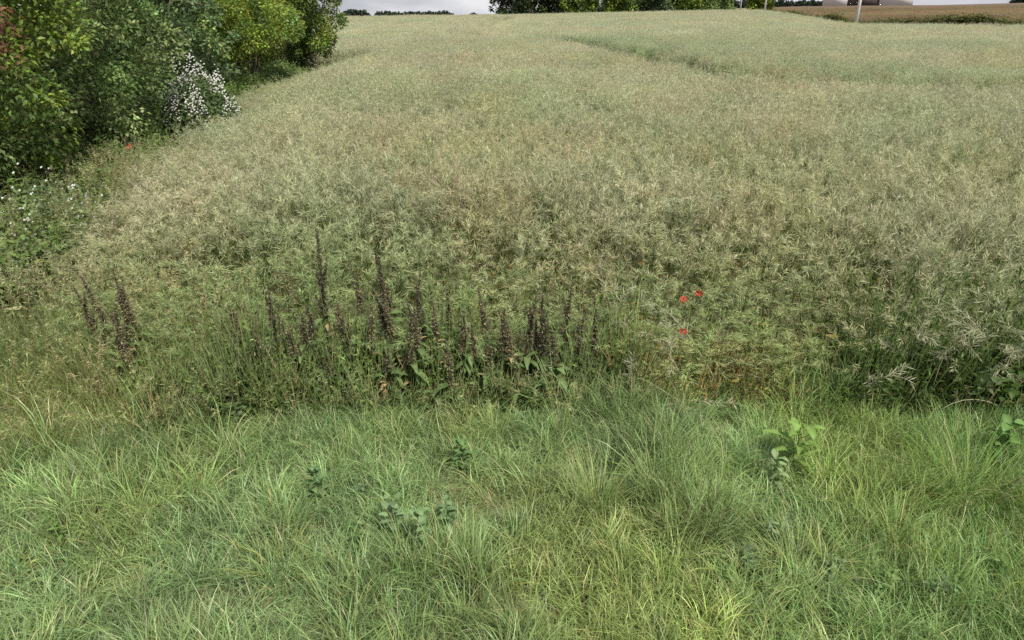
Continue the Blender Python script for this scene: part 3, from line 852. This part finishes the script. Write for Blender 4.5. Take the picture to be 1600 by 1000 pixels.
stalk(wp3(1120, 600, 4.1), wp3(1060, 480, 4.15), wp3(1010, 470, 4.1), 'arching pale pod stalk beneath the upper poppy pair', 30)
stalk(wp3(1075, 610, 4.1), wp3(1030, 510, 4.1), wp3(1000, 520, 3.95), 'drooping pale stalk left of the lowest poppy', 34)
stalk(wp3(940, 600, 4.2), wp3(960, 450, 4.4), wp3(990, 450, 4.3), 'bluish pale drooping stalk right of the rightmost dock', 34)
stalk(wp3(1330, 640, 3.9), wp3(1370, 560, 3.8), wp3(1430, 600, 3.65), 'dry straw coloured stalk bending over at the dark bush', 24, 1.1)
stalk(wp3(1450, 640, 3.9), wp3(1480, 480, 3.9), wp3(1530, 560, 3.7), 'pale stalk hanging over the dark leaves of the right hand bush', 44)
stalk(wp3(1540, 640, 3.9), wp3(1560, 470, 3.9), wp3(1500, 530, 3.7), 'pale stalk crossing in front of the right hand bush, drooping left', 44)
stalk(wp3(1590, 640, 3.9), wp3(1600, 490, 3.8), wp3(1570, 580, 3.6), 'rightmost pale stalk hanging at the picture edge', 44)
stalk(wp3(1410, 640, 4.0), wp3(1420, 500, 4.0), wp3(1440, 520, 3.8), 'pale stalk at the left shoulder of the right hand bush', 44)
stalk(wp3(358, 650, 3.95), wp3(345, 570, 4.0), wp3(318, 540, 4.1), 'bare arching dry stem left of the dock row', 0, 1.15, True, 1, 'bare dry stems')
stalk(wp3(440, 600, 4.05), wp3(425, 550, 4.05), wp3(396, 522, 4.1), 'bare dry bent stem among the left hand docks', 0, 1.2, True, 1, 'bare dry stems')
stalk(wp3(110, 690, 3.7), wp3(90, 700, 3.6), wp3(50, 670, 3.7), 'pale dry stem lying in the grass at far left', 0, 1.0, True, 2, 'bare dry stems')
stalk(wp3(1600, 660, 3.8), wp3(1530, 600, 3.8), wp3(1470, 640, 3.6), 'thin arching dry stem low across the right hand bush', 0, 0.9, True, 1, 'bare dry stems')

# ================================================================== TUSSOCKS AND BROADLEAF PLANTS IN THE VERGE
def tussock(px, py, label, n, h, rad, c, lean=0.35, curl=1.5, wd=0.0042):
    x, y = P(px, py, 0)
    mb = MB()
    a = RNG.uniform(0, 6.28, n); r = rad * np.sqrt(RNG.random(n)) * 0.6
    b = np.stack([np.cos(a) * r, np.sin(a) * r, np.full(n, -0.02)], 1)
    col = jit(np.asarray(c) * np.array([1.22, 1.15, 1.0]), n, 0.22); s = RNG.random(n) < 0.08; col[s] = jit(G_STRAW, int(s.sum()), 0.15)
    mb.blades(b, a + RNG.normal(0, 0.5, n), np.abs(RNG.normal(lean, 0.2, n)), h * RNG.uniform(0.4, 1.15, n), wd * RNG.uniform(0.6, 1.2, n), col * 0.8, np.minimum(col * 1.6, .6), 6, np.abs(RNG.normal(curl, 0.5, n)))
    o = mb.obj('grass_tussock', M_PLANT); o.location = (x, y, T(x, y))
    tag(o, label, 'grass tussock', 'grass tussocks in the verge')
TB = (G_BLUE * 1.0 + G_YEL) / 2
tussock(930, 800, 'tall upright tussock of fine blades in the middle of the verge', 260, 0.46, 0.16, G_BLUE * 1.1, 0.2, 1.2)
tussock(1510, 790, 'large dark green rounded tussock at the right of the verge', 650, 0.56, 0.28, np.array([0.10, 0.17, 0.045]), 0.5, 1.5)
tussock(1250, 900, 'broad arching tussock in the lower right of the verge', 320, 0.36, 0.20, TB, 0.4, 1.6)
tussock(1060, 850, 'dense dark arching tussock right of the upright middle one', 260, 0.34, 0.15, G_BLUE * 0.9, 0.35, 1.5)
tussock(1350, 690, 'upright bright tussock in front of the brownish crop gap', 220, 0.36, 0.15, TB, 0.25, 1.0)
tussock(1180, 740, 'bluish slender tussock beside the broad leaved weed', 180, 0.36, 0.13, np.array([0.14, 0.21, 0.11]), 0.2, 1.0)
tussock(540, 740, 'slim upright tussock below the tallest dock', 150, 0.32, 0.10, G_BLUE, 0.15, 0.8)
tussock(440, 900, 'bright yellowish tussock in the lower left of the verge', 240, 0.30, 0.18, G_YEL * 1.1, 0.4, 1.3)
tussock(700, 880, 'slender upright tussock below the leafy patch', 160, 0.30, 0.11, TB, 0.2, 0.9)
tussock(1430, 900, 'low light green tussock beneath the large dark one', 220, 0.28, 0.17, G_YEL, 0.4, 1.4)
tussock(880, 690, 'upright tussock standing against the foot of the right hand docks', 150, 0.36, 0.10, G_BLUE, 0.2, 1.0)
tussock(420, 690, 'light green tussock under the leaning dark dock', 170, 0.30, 0.14, TB, 0.3, 1.2)
tussock(1480, 705, 'upright tussock against the dark foot of the right hand bush', 200, 0.38, 0.13, G_BLUE * 1.05, 0.25, 1.1)
tussock(620, 700, 'low tussock in front of the pale dead leaves under the docks', 150, 0.26, 0.13, TB, 0.35, 1.3)
tussock(770, 690, 'slim tussock at the foot of the pinkish docks', 130, 0.33, 0.09, TB, 0.2, 1.0)
tussock(150, 800, 'soft light green tussock at the left of the verge', 240, 0.26, 0.18, TB, 0.4, 1.4)
tussock(310, 700, 'bluish green tussock at the verge edge left of the docks', 240, 0.28, 0.18, np.array([0.12, 0.19, 0.09]), 0.35, 1.2)

def broadleaf(px, py, label, nl, ll, lw, c, rise=(0.1, 0.9), h=0.2, droop=(0.5, 1.5)):
    x, y = P(px, py, 0); r = empty('broadleaf_weed', (x, y, T(x, y))); tag(r, label, 'weed', 'broad leaved weeds in the verge')
    m = MB(); m.tube([[0, 0, -0.01], [0.01, 0, h * .5], [0, 0.01, h]], [0.005, 0.004, 0.002], np.asarray(c) * 1.2, 5); m.obj('stem', M_PLANT, r)
    for k in range(nl):
        m = MB(); z = h * (0.15 + 0.85 * k / nl)
        m.bigleaf([random.uniform(-.03, .03), random.uniform(-.03, .03), z], k * 2.4 + random.uniform(-.3, .3), random.uniform(*rise), ll * random.uniform(0.7, 1.15) * (1.1 - 0.4 * k / nl), lw * random.uniform(0.8, 1.1), random.uniform(*droop), np.asarray(c) * random.uniform(0.95, 1.6), 5, 0.08)
        m.obj('leaf', M_PLANT, r)
broadleaf(1236, 735, 'bright green weed with large pale edged leaves at the back of the verge', 16, 0.17, 0.05, [0.13, 0.21, 0.05], h=0.34)
broadleaf(1205, 765, 'smaller pale green broad leaved weed just left of the bright one', 12, 0.10, 0.04, [0.15, 0.21, 0.09], h=0.26)
broadleaf(660, 870, 'greyish leafy weed in a low clump in the middle of the verge', 32, 0.07, 0.038, [0.115, 0.175, 0.075], h=0.30)
broadleaf(620, 845, 'greyish leafy weed on the left of the low clump', 26, 0.06, 0.035, [0.12, 0.18, 0.085], h=0.27)
broadleaf(700, 850, 'greyish leafy weed on the right of the low clump', 26, 0.06, 0.035, [0.11, 0.17, 0.075], h=0.28)
broadleaf(500, 790, 'dark leafy weed in the verge below the tallest dock', 24, 0.06, 0.032, [0.09, 0.15, 0.06], h=0.28)
broadleaf(720, 735, 'dark creeping weed with small leaves below the dock row', 24, 0.06, 0.034, [0.09, 0.15, 0.05], h=0.24)
broadleaf(1560, 720, 'lush green weed at right edge beside the yellow flower', 14, 0.12, 0.06, [0.10, 0.18, 0.05], h=0.3)

# ================================================================== FLOWERS
def umbel(px, py, fwd, label, c, rad, n, name='flower_stalk', cat='flower', group=None, cluster=1):
    x, z = atfwd(px, py, fwd); g = T(x, fwd); r = empty(name, (x, fwd, g)); tag(r, label, cat, group); h = z - g
    m = MB(); m.tube([[0.01, 0, 0], [0, 0, h * 0.5], [0, 0, h]], [0.004, 0.003, 0.002], np.array([0.16, 0.19, 0.07]), 4)
    for k in range(7):
        a = k * 0.9; m.tube([[0, 0, h - rad * 0.9], [math.cos(a) * rad * 0.8, math.sin(a) * rad * 0.8, h]], [0.0015, 0.001], np.array([0.2, 0.22, 0.08]), 3)
    m.obj('stem', M_PLANT, r)
    m = MB(); a = RNG.uniform(0, 6.28, n); q = rad * np.sqrt(RNG.random(n))
    b = np.stack([np.cos(a) * q, np.sin(a) * q, h + RNG.uniform(0, rad * 0.3, n)], 1)
    m.leaves(b, np.stack([np.cos(a), np.sin(a), RNG.uniform(0, .5, n)], 1) + RNG.normal(0, .5, (n, 3)), rad * 0.4, rad * 0.3, jit(c, n, 0.08, 0.02), 0.1, 0.5, np.tile([0, 0, 1.0], (n, 1)))
    m.obj('flower_head', M_PETAL, r)
CRM = np.array([0.72, 0.70, 0.42])
umbel(12, 484, 4.6, 'creamy white flower head at far left, left of its pair', CRM, 0.022, 40, group='creamy flower heads at far left')
umbel(27, 482, 4.6, 'creamy white flower head at far left, larger right one of its pair', CRM, 0.028, 50, group='creamy flower heads at far left')
umbel(42, 530, 4.4, 'small creamy flower below the pair at far left', CRM, 0.014, 24, group='creamy flower heads at far left')
umbel(34, 494, 4.55, 'tiny creamy flower just under the pair at far left', CRM, 0.013, 20, group='creamy flower heads at far left')
umbel(753, 172, 11.0, 'single yellowish flower head standing above the middle of the crop', np.array([0.62, 0.58, 0.25]), 0.07, 40)
umbel(1559, 717, 3.45, 'small yellow flower at the right edge of the verge', np.array([0.75, 0.62, 0.12]), 0.014, 26)
umbel(437, 380, 5.2, 'small white flower in the crop above the leaning dock', np.array([0.7, 0.7, 0.6]), 0.012, 20)

def daisy_bush(cx, cy, rx, ry, h, nf, label, fsz, ns):
    r = empty('flowering_bush', (cx, cy, T(cx, cy))); tag(r, label, 'flowering bush')
    m = MB()
    for k in range(ns):
        a = random.uniform(0, 6.28); q = math.sqrt(random.random()); x1 = math.cos(a) * q * rx; y1 = math.sin(a) * q * ry
        hh = h * (1 - 0.45 * q * q) * random.uniform(0.8, 1.05)
        m.tube([[x1 * .6, y1 * .6, 0], [x1 * .85, y1 * .85, hh * .5], [x1, y1, hh]], [0.006, 0.004, 0.002], np.array([0.14, 0.17, 0.07]), 3)
    m.obj('stems', M_PLANT, r)['kind'] = 'stuff'
    n = nf * 5; m = MB()
    a = RNG.uniform(0, 6.28, n); q = np.sqrt(RNG.random(n)); b = np.stack([np.cos(a) * q * rx, np.sin(a) * q * ry, h * (1 - 0.45 * q * q) * RNG.uniform(0.15, 0.97, n)], 1)
    m.leaves(b, RNG.normal(size=(n, 3)), RNG.uniform(.05, .11, n), 0.035, jit([0.11, 0.16, 0.06], n, 0.25)); m.obj('foliage', M_PLANT, r)['kind'] = 'stuff'
    m = MB(); a = RNG.uniform(0, 6.28, nf); q = np.sqrt(RNG.random(nf)); cl = vnoise(np.cos(a) * q * 3, np.sin(a) * q * 3, 0.7, 19)
    kp = cl > 0.35; a = a[kp]; q = q[kp]; nf = len(a)
    b = np.stack([np.cos(a) * q * rx, np.sin(a) * q * ry, h * (1 - 0.45 * q * q) * (0.75 + 0.5 * vnoise(np.cos(a) * q * 4, np.sin(a) * q * 4, 0.8, 29)) * RNG.uniform(0.5, 1.1, nf)], 1)
    for k in range(5):
        aa = k * 1.2566 + RNG.random(nf)
        m.leaves(b, np.stack([np.cos(aa), np.sin(aa) * 0.7, np.sin(aa) * 0.7 + RNG.uniform(-.1, 0.2, nf)], 1), fsz, fsz * 0.8, jit([0.58, 0.58, 0.54], nf, 0.2, 0.03), 0.1, 0.6, np.tile([0.3, -0.8, 0.7], (nf, 1)) + RNG.normal(0, .4, (nf, 3)))
    m.obj('blossom', M_PETAL, r)['kind'] = 'stuff'
daisy_bush(-5.95, 13.3, 0.68, 0.85, 1.6, 4200, 'bush of white blossom at the foot of the grey green shrub', 0.018, 60)
daisy_bush(-5.1, 7.2, 0.6, 0.8, 0.95, 200, 'weedy patch with scattered white flowers at the left edge', 0.015, 40)

# ================================================================== HEDGE SHRUBS
def shrub(name, loc, rx, ry, h, z0, nclump, nleaf, lsz, cols, label, cat='shrub', group='shrubs of the field hedge', seed=0, trunks=3, boxy=2.6, clr=(0.28, 0.5)):
    rng = np.random.default_rng(seed); random.seed(seed)
    x0, y0 = loc; g = T(x0, y0)
    r = empty(name, (x0, y0, g)); tag(r, label, cat, group)
    # clumps through the crown, more near its skin
    cc = []
    while len(cc) < nclump:
        p = rng.uniform(-1, 1, 3)
        d = (abs(p[0]) ** boxy + abs(p[1]) ** boxy + abs(p[2]) ** boxy) ** (1 / boxy)
        if d < 1 and rng.random() < 0.25 + 0.75 * d ** 2: cc.append(p)
    cc = np.array(cc)
    zc, hz = (z0 + h) / 2, (h - z0) / 2
    C = cc * np.array([rx, ry, hz]) * 0.88 + np.array([0, 0, zc]) 
    R = rng.uniform(clr[0], clr[1], nclump)
    tn = np.exp(rng.normal(0, 0.25, nclump))
    ci = rng.integers(0, len(cols), nclump)
    ns_ = nclump // 2                       # ragged shoots beyond the skin
    vs_ = unit(rng.normal(size=(ns_, 3)) * np.array([1, 1, 0.8]) + np.array([0, 0, 0.25]))
    C = np.concatenate([C, np.array([0, 0, zc]) + vs_ * np.array([rx, ry, hz]) * rng.uniform(0.92, 1.12, (ns_, 1))]); R = np.concatenate([R, rng.uniform(clr[0] * .4, clr[0] * .8, ns_)])
    tn = np.concatenate([tn, np.exp(rng.normal(0.08, 0.2, ns_))]); ci = np.concatenate([ci, rng.integers(0, len(cols), ns_)])
    nclump += ns_
    cnt = (R ** 1.6); cnt = np.maximum(8, (cnt / cnt.sum() * nleaf)).astype(int)
    per = nleaf // nclump; n = int(cnt.sum())
    k = np.repeat(np.arange(nclump), cnt)
    v = unit(rng.normal(size=(n, 3))); rad = rng.random(n) ** 0.45
    b = C[k] + v * (R[k] * rad)[:, None] * np.array([1, 1, 0.8])
    out = unit(v + 0.4 * unit(C[k] - np.array([0, 0, zc])) + rng.normal(0, .5, (n, 3)) + np.array([0, 0, -0.15]))
    col = np.array(cols)[ci[k]] * tn[k][:, None] * np.exp(rng.normal(0, 0.22, (n, 1))) * np.exp(rng.normal(0, 0.09, (n, 3)))
    m = MB(); m.leaves(b, out, lsz * rng.uniform(0.6, 1.25, n), lsz * 0.6, col, 0.2, 0.45, v + np.array([0, 0, 0.6]) + rng.normal(0, .4, (n, 3)))
    fo = m.obj('foliage' if cat == 'shrub' else 'crown', M_LEAF, r); fo['kind'] = 'stuff'
    for t in range(trunks):
        bx, by = rng.uniform(-.35, .35) * rx, rng.uniform(-.6, .6) * ry
        if trunks == 1: bx = by = 0
        tp = C[rng.integers(0, nclump)]; top = np.array([tp[0] * .6 + bx * .3, tp[1] * .6 + by * .3, z0 + (h - z0) * 0.75])
        mid = np.array([bx * 1.1 + rng.normal(0, .08), by + rng.normal(0, .08), z0 + 0.2])
        tr = 0.028 * h if trunks == 1 else 0.016 * h
        m = MB(); m.tube(bez(np.array([bx, by, -0.1]), mid, top, np.linspace(0, 1, 7)), np.linspace(tr, tr * .3, 7), np.array([0.07, 0.055, 0.04]), 7)
        tro = m.obj('trunk', M_BARK, r)
        m = MB()
        for q in range(6):
            tt = rng.uniform(0.35, 0.95); p0 = bez(np.array([bx, by, -0.1]), mid, top, [tt])[0]; p2 = C[rng.integers(0, nclump)] * np.array([.6, .6, .9]); p1 = (p0 + p2) / 2 + np.array([0, 0, 0.15])
            m.tube(bez(p0, p1, p2, np.linspace(0, 1, 5)), np.linspace(tr * .4, tr * .1, 5), np.array([0.07, 0.055, 0.04]), 4)
        m.obj('branch', M_BARK, r)['kind'] = 'stuff'
    return r
YG = [(0.145, 0.205, 0.03), (0.175, 0.225, 0.032), (0.115, 0.18, 0.04)]
DG = [(0.115, 0.18, 0.052), (0.16, 0.225, 0.07), (0.185, 0.235, 0.09)]
DK = [(0.04, 0.06, 0.02), (0.05, 0.075, 0.025), (0.045, 0.065, 0.03)]
BG = [(0.12, 0.17, 0.075), (0.15, 0.20, 0.095), (0.10, 0.15, 0.06)]
near_shrub = shrub('hedge_shrub', (-6.95, 8.7), 1.45, 1.55, 4.3, 0.55, 85, 34000, 0.075, YG + DG[1:] + [(0.09, 0.14, 0.035)], 'yellow green bushy shrub at the left edge, nearest of the hedge', seed=1)
shrub('hedge_shrub', (-7.15, 11.8), 1.35, 1.8, 4.4, 0.6, 80, 30000, 0.075, DG + YG[2:], 'dark green shrub with deep shade beneath, second from the left edge', seed=2)
shrub('hedge_shrub', (-8.1, 16.4), 1.5, 2.2, 4.1, 0.5, 70, 22000, 0.11, BG + DG[1:2], 'grey green shrub rising behind the white blossom bush', seed=3)
shrub('hedge_shrub', (-8.6, 22.0), 1.8, 3.7, 3.35, 1.35, 120, 34000, 0.10, YG, 'long yellow green shrub with dark open trunks below it', seed=4)
shrub('hedge_shrub', (-8.5, 29.0), 1.75, 2.2, 4.7, 0.8, 90, 32000, 0.11, YG + [(0.08, 0.12, 0.03)], 'upright yellow green shrub at the far end of the hedge', seed=5)
for i, (q, s, lab) in enumerate([((-10.2, 10.0), DG, 'dark shrub in the second row behind the nearest hedge shrubs'), ((-10.8, 14.5), DG, 'dark shrub in the second row behind the grey green one'), ((-11.0, 20), DG, 'dark shrub in the second row behind the near half of the long yellow green one'), ((-10.9, 25), DG, 'dark shrub in the second row behind the far half of the long yellow green one'), ((-10.6, 30), DG, 'dark shrub in the second row behind the upright far one')]):
    shrub('hedge_shrub', q, 1.5, 2.8, 3.1, 0.0, 60, 9000, 0.13, s, lab, seed=20 + i)

# reddish dead spray in the nearest shrub
m = MB(); n = 160
sx, sz = atfwd(0, 45, 6.9)
b = np.array([0, 0, 0]) + RNG.normal(0, 1, (n, 3)) * np.array([0.10, 0.08, 0.16])
m.leaves(b, RNG.normal(size=(n, 3)) + np.array([0.3, -.3, -0.8]), RNG.uniform(.05, .1, n), 0.03, jit([0.16, 0.075, 0.04], n, 0.3))
dl = m.obj('dead_leaves', M_LEAF, near_shrub); dl.location = (sx - 0.03 - near_shrub.location.x, 6.9 - near_shrub.location.y, sz - near_shrub.location.z)
dl['kind'] = 'stuff'

# ================================================================== FAR TREES
FT = [(800, 172, 11, 3.4, DK, 'dark tree at the left end of the far tree group'), (832, 176, 12, 3.6, DK, 'dark tree second from the left in the far group'), (868, 174, 12.5, 3.6, DK, 'dark full tree third from the left in the far group'),
      (905, 172, 10.5, 3.2, YG, 'lighter green tree right of the dark ones in the far group'), (938, 178, 11, 3.4, BG, 'mid green tree in the middle of the far group'), (968, 170, 8.5, 2.8, YG, 'low light green tree in front of the far group'),
      (1000, 176, 11, 3.4, DG, 'dark rounded tree right of the low light one'), (1035, 172, 10, 3.2, BG, 'green tree fourth from the right of the far group'), (1068, 174, 8, 3.0, YG, 'light green tree third from the right of the far group'),
      (1098, 178, 6.5, 2.6, DG, 'small dark tree near the right end of the far group'), (1124, 182, 4.6, 2.2, DG, 'low bushy tree at the right end of the far group'), (1186, 190, 7.0, 2.0, YG, 'small lone tree right of the far group beside the pale pole')]
for i, (px, r_, h, rx, cl, lab) in enumerate(FT):
    az = az_of(px, 15); tx, ty = r_ * math.sin(az), r_ * math.cos(az)
    zt = z_at(px, 21 if px < 950 else 15, r_)
    t = shrub('far_tree', (tx, ty), rx * 1.45, rx, h, -1.2, 60, 6000, 0.65, cl, lab, 'tree', 'trees of the far group on the crest', seed=50 + i, trunks=1, boxy=2.2, clr=(0.7, 1.3))
    t.location.z = max(zt - 1.6, T(tx, ty) - 0.3)

def wood(name, px0, px1, r_, ytop, ybase, label):
    n = 2600; px = RNG.uniform(px0, px1, n)
    prof = np.interp(px, np.linspace(px0, px1, 24), ytop + (ybase - ytop) * 0.55 * RNG.random(24) + 0.0)
    edge = np.minimum(1, np.minimum(px - px0, px1 - px) / 6)
    m = MB(); b = []
    for q, (p, yt) in enumerate(zip(px, prof)):
        yy = ybase + 4 + (yt - ybase - 4) * RNG.random() * (0.4 + 0.6 * edge[q]); az = az_of(p, yy); rr = r_ + RNG.uniform(-6, 6)
        b.append((rr * math.sin(az), rr * math.cos(az), z_at(p, yy, rr)))
    m.leaves(np.array(b), RNG.normal(size=(n, 3)), 2.2, 1.6, jit([0.035, 0.05, 0.035], n, 0.2))
    o = m.obj(name, M_LEAF); o['kind'] = 'stuff'
wood('far_wood', 535, 577, 520, 17, 25, ''); wood('far_wood', 586, 708, 560, 19, 25, ''); wood('far_wood', 735, 745, 560, 22, 24, '')
wood('far_wood', 1130, 1298, 345, 4.5, 11, '')
wood('far_wood', 1585, 1680, 345, -4, 4, '')

# ================================================================== POLES
M_POLE = noise_mat('weathered_pole', [(0.42, 0.40, 0.38), (0.55, 0.53, 0.50), (0.62, 0.60, 0.57)], 3.0, 0.8)
def pole(px, py, r_, h, rad, label):
    az = az_of(px, py); x, y = r_ * math.sin(az), r_ * math.cos(az)
    e = empty('utility_pole', (x, y, T(x, y))); tag(e, label, 'pole', 'pale poles along the field edge')
    m = MB(); m.tube([[0, 0, -0.3], [0, 0, h * .5], [0, 0, h]], [rad, rad * .85, rad * .7], np.array([0.5, 0.5, 0.5]), 10); m.obj('shaft', M_POLE, e)
    m = MB(); m.tube([[-0.8, 0, h - 0.5], [0.8, 0, h - 0.5]], [0.07, 0.07], np.array([.4, .4, .4]), 6); m.obj('crossarm', M_POLE, e)
    for s in (-0.65, 0, 0.65):
        m = MB(); zz = h - 0.45 if s else h - 0.02
        m.tube([[s, 0, zz], [s, 0, zz + 0.1], [s, 0, zz + 0.2]], [0.03, 0.06, 0.03], np.array([.3, .3, .3]), 6); m.obj('insulator', M_POLE, e)
pole(1337, 37, 101.5, 8.5, 0.22, 'nearest and thickest pale pole, at the edge of the brown field')
pole(1194, 22, 143, 8.5, 0.17, 'thinner pale pole further off, left of the brown field')
pole(1157, 14, 151, 8.5, 0.13, 'thinnest far pole near the right end of the tree group')

# ================================================================== BARN
def box(m, x0, x1, y0, y1, z0, z1):
    v = [[x, y, z] for x in (x0, x1) for y in (y0, y1) for z in (z0, z1)]
    f = [[0, 1, 3], [0, 3, 2], [4, 6, 7], [4, 7, 5], [0, 4, 5], [0, 5, 1], [2, 3, 7], [2, 7, 6], [0, 2, 6], [0, 6, 4], [1, 5, 7], [1, 7, 3]]
    m.add(v, f, np.array([.5, .5, .5]))
M_WALL = noise_mat('barn_cladding', [(0.55, 0.54, 0.55), (0.62, 0.60, 0.59), (0.66, 0.62, 0.58)], 0.4)
M_DOOR = noise_mat('barn_door_dark', [(0.06, 0.045, 0.045), (0.09, 0.07, 0.07), (0.11, 0.085, 0.08)], 0.5)
M_ROOF = noise_mat('barn_roof', [(0.20, 0.19, 0.18), (0.26, 0.25, 0.24), (0.30, 0.28, 0.27)], 0.6)
rb_ = 310.0
azc = az_of(1353, 7); bx, by = rb_ * math.sin(azc), rb_ * math.cos(azc); bz = z_at(1353, 8.5, rb_)
e = empty('barn', (bx, by, bz - 0.4), -azc); tag(e, 'long pale barn with a wide dark doorway beyond the brown field', 'barn')
wpx = rb_ / 1270.0 * 1.12
x0, x1 = (1297 - 1353) * wpx, (1410 - 1353) * wpx; d0, d1 = (1329 - 1353) * wpx, (1369 - 1353) * wpx
m = MB(); box(m, x0, d0, 0, 14, 0, 6.2); m.obj('wall', M_WALL, e)
m = MB(); box(m, d1, x1, 0, 14, 0, 6.2); m.obj('wall', M_WALL, e)
m = MB(); box(m, d0, d1, 0.003, 14, 4.6, 6.2); m.obj('wall', M_WALL, e)
m = MB(); box(m, d0, d1, 0.35, 0.5, 0, 4.6); m.obj('door', M_DOOR, e)
m = MB()
v = [[x0 - .6, -.7, 6.2], [x0 - .6, 14.7, 6.2], [x0 - .6, 7, 9.4], [x1 + .6, -.7, 6.2], [x1 + .6, 14.7, 6.2], [x1 + .6, 7, 9.4]]
m.add(v, [[0, 1, 2], [3, 5, 4], [0, 2, 5], [0, 5, 3], [1, 4, 5], [1, 5, 2], [0, 3, 4], [0, 4, 1]], np.array([.3, .3, .3])); m.obj('roof', M_ROOF, e)
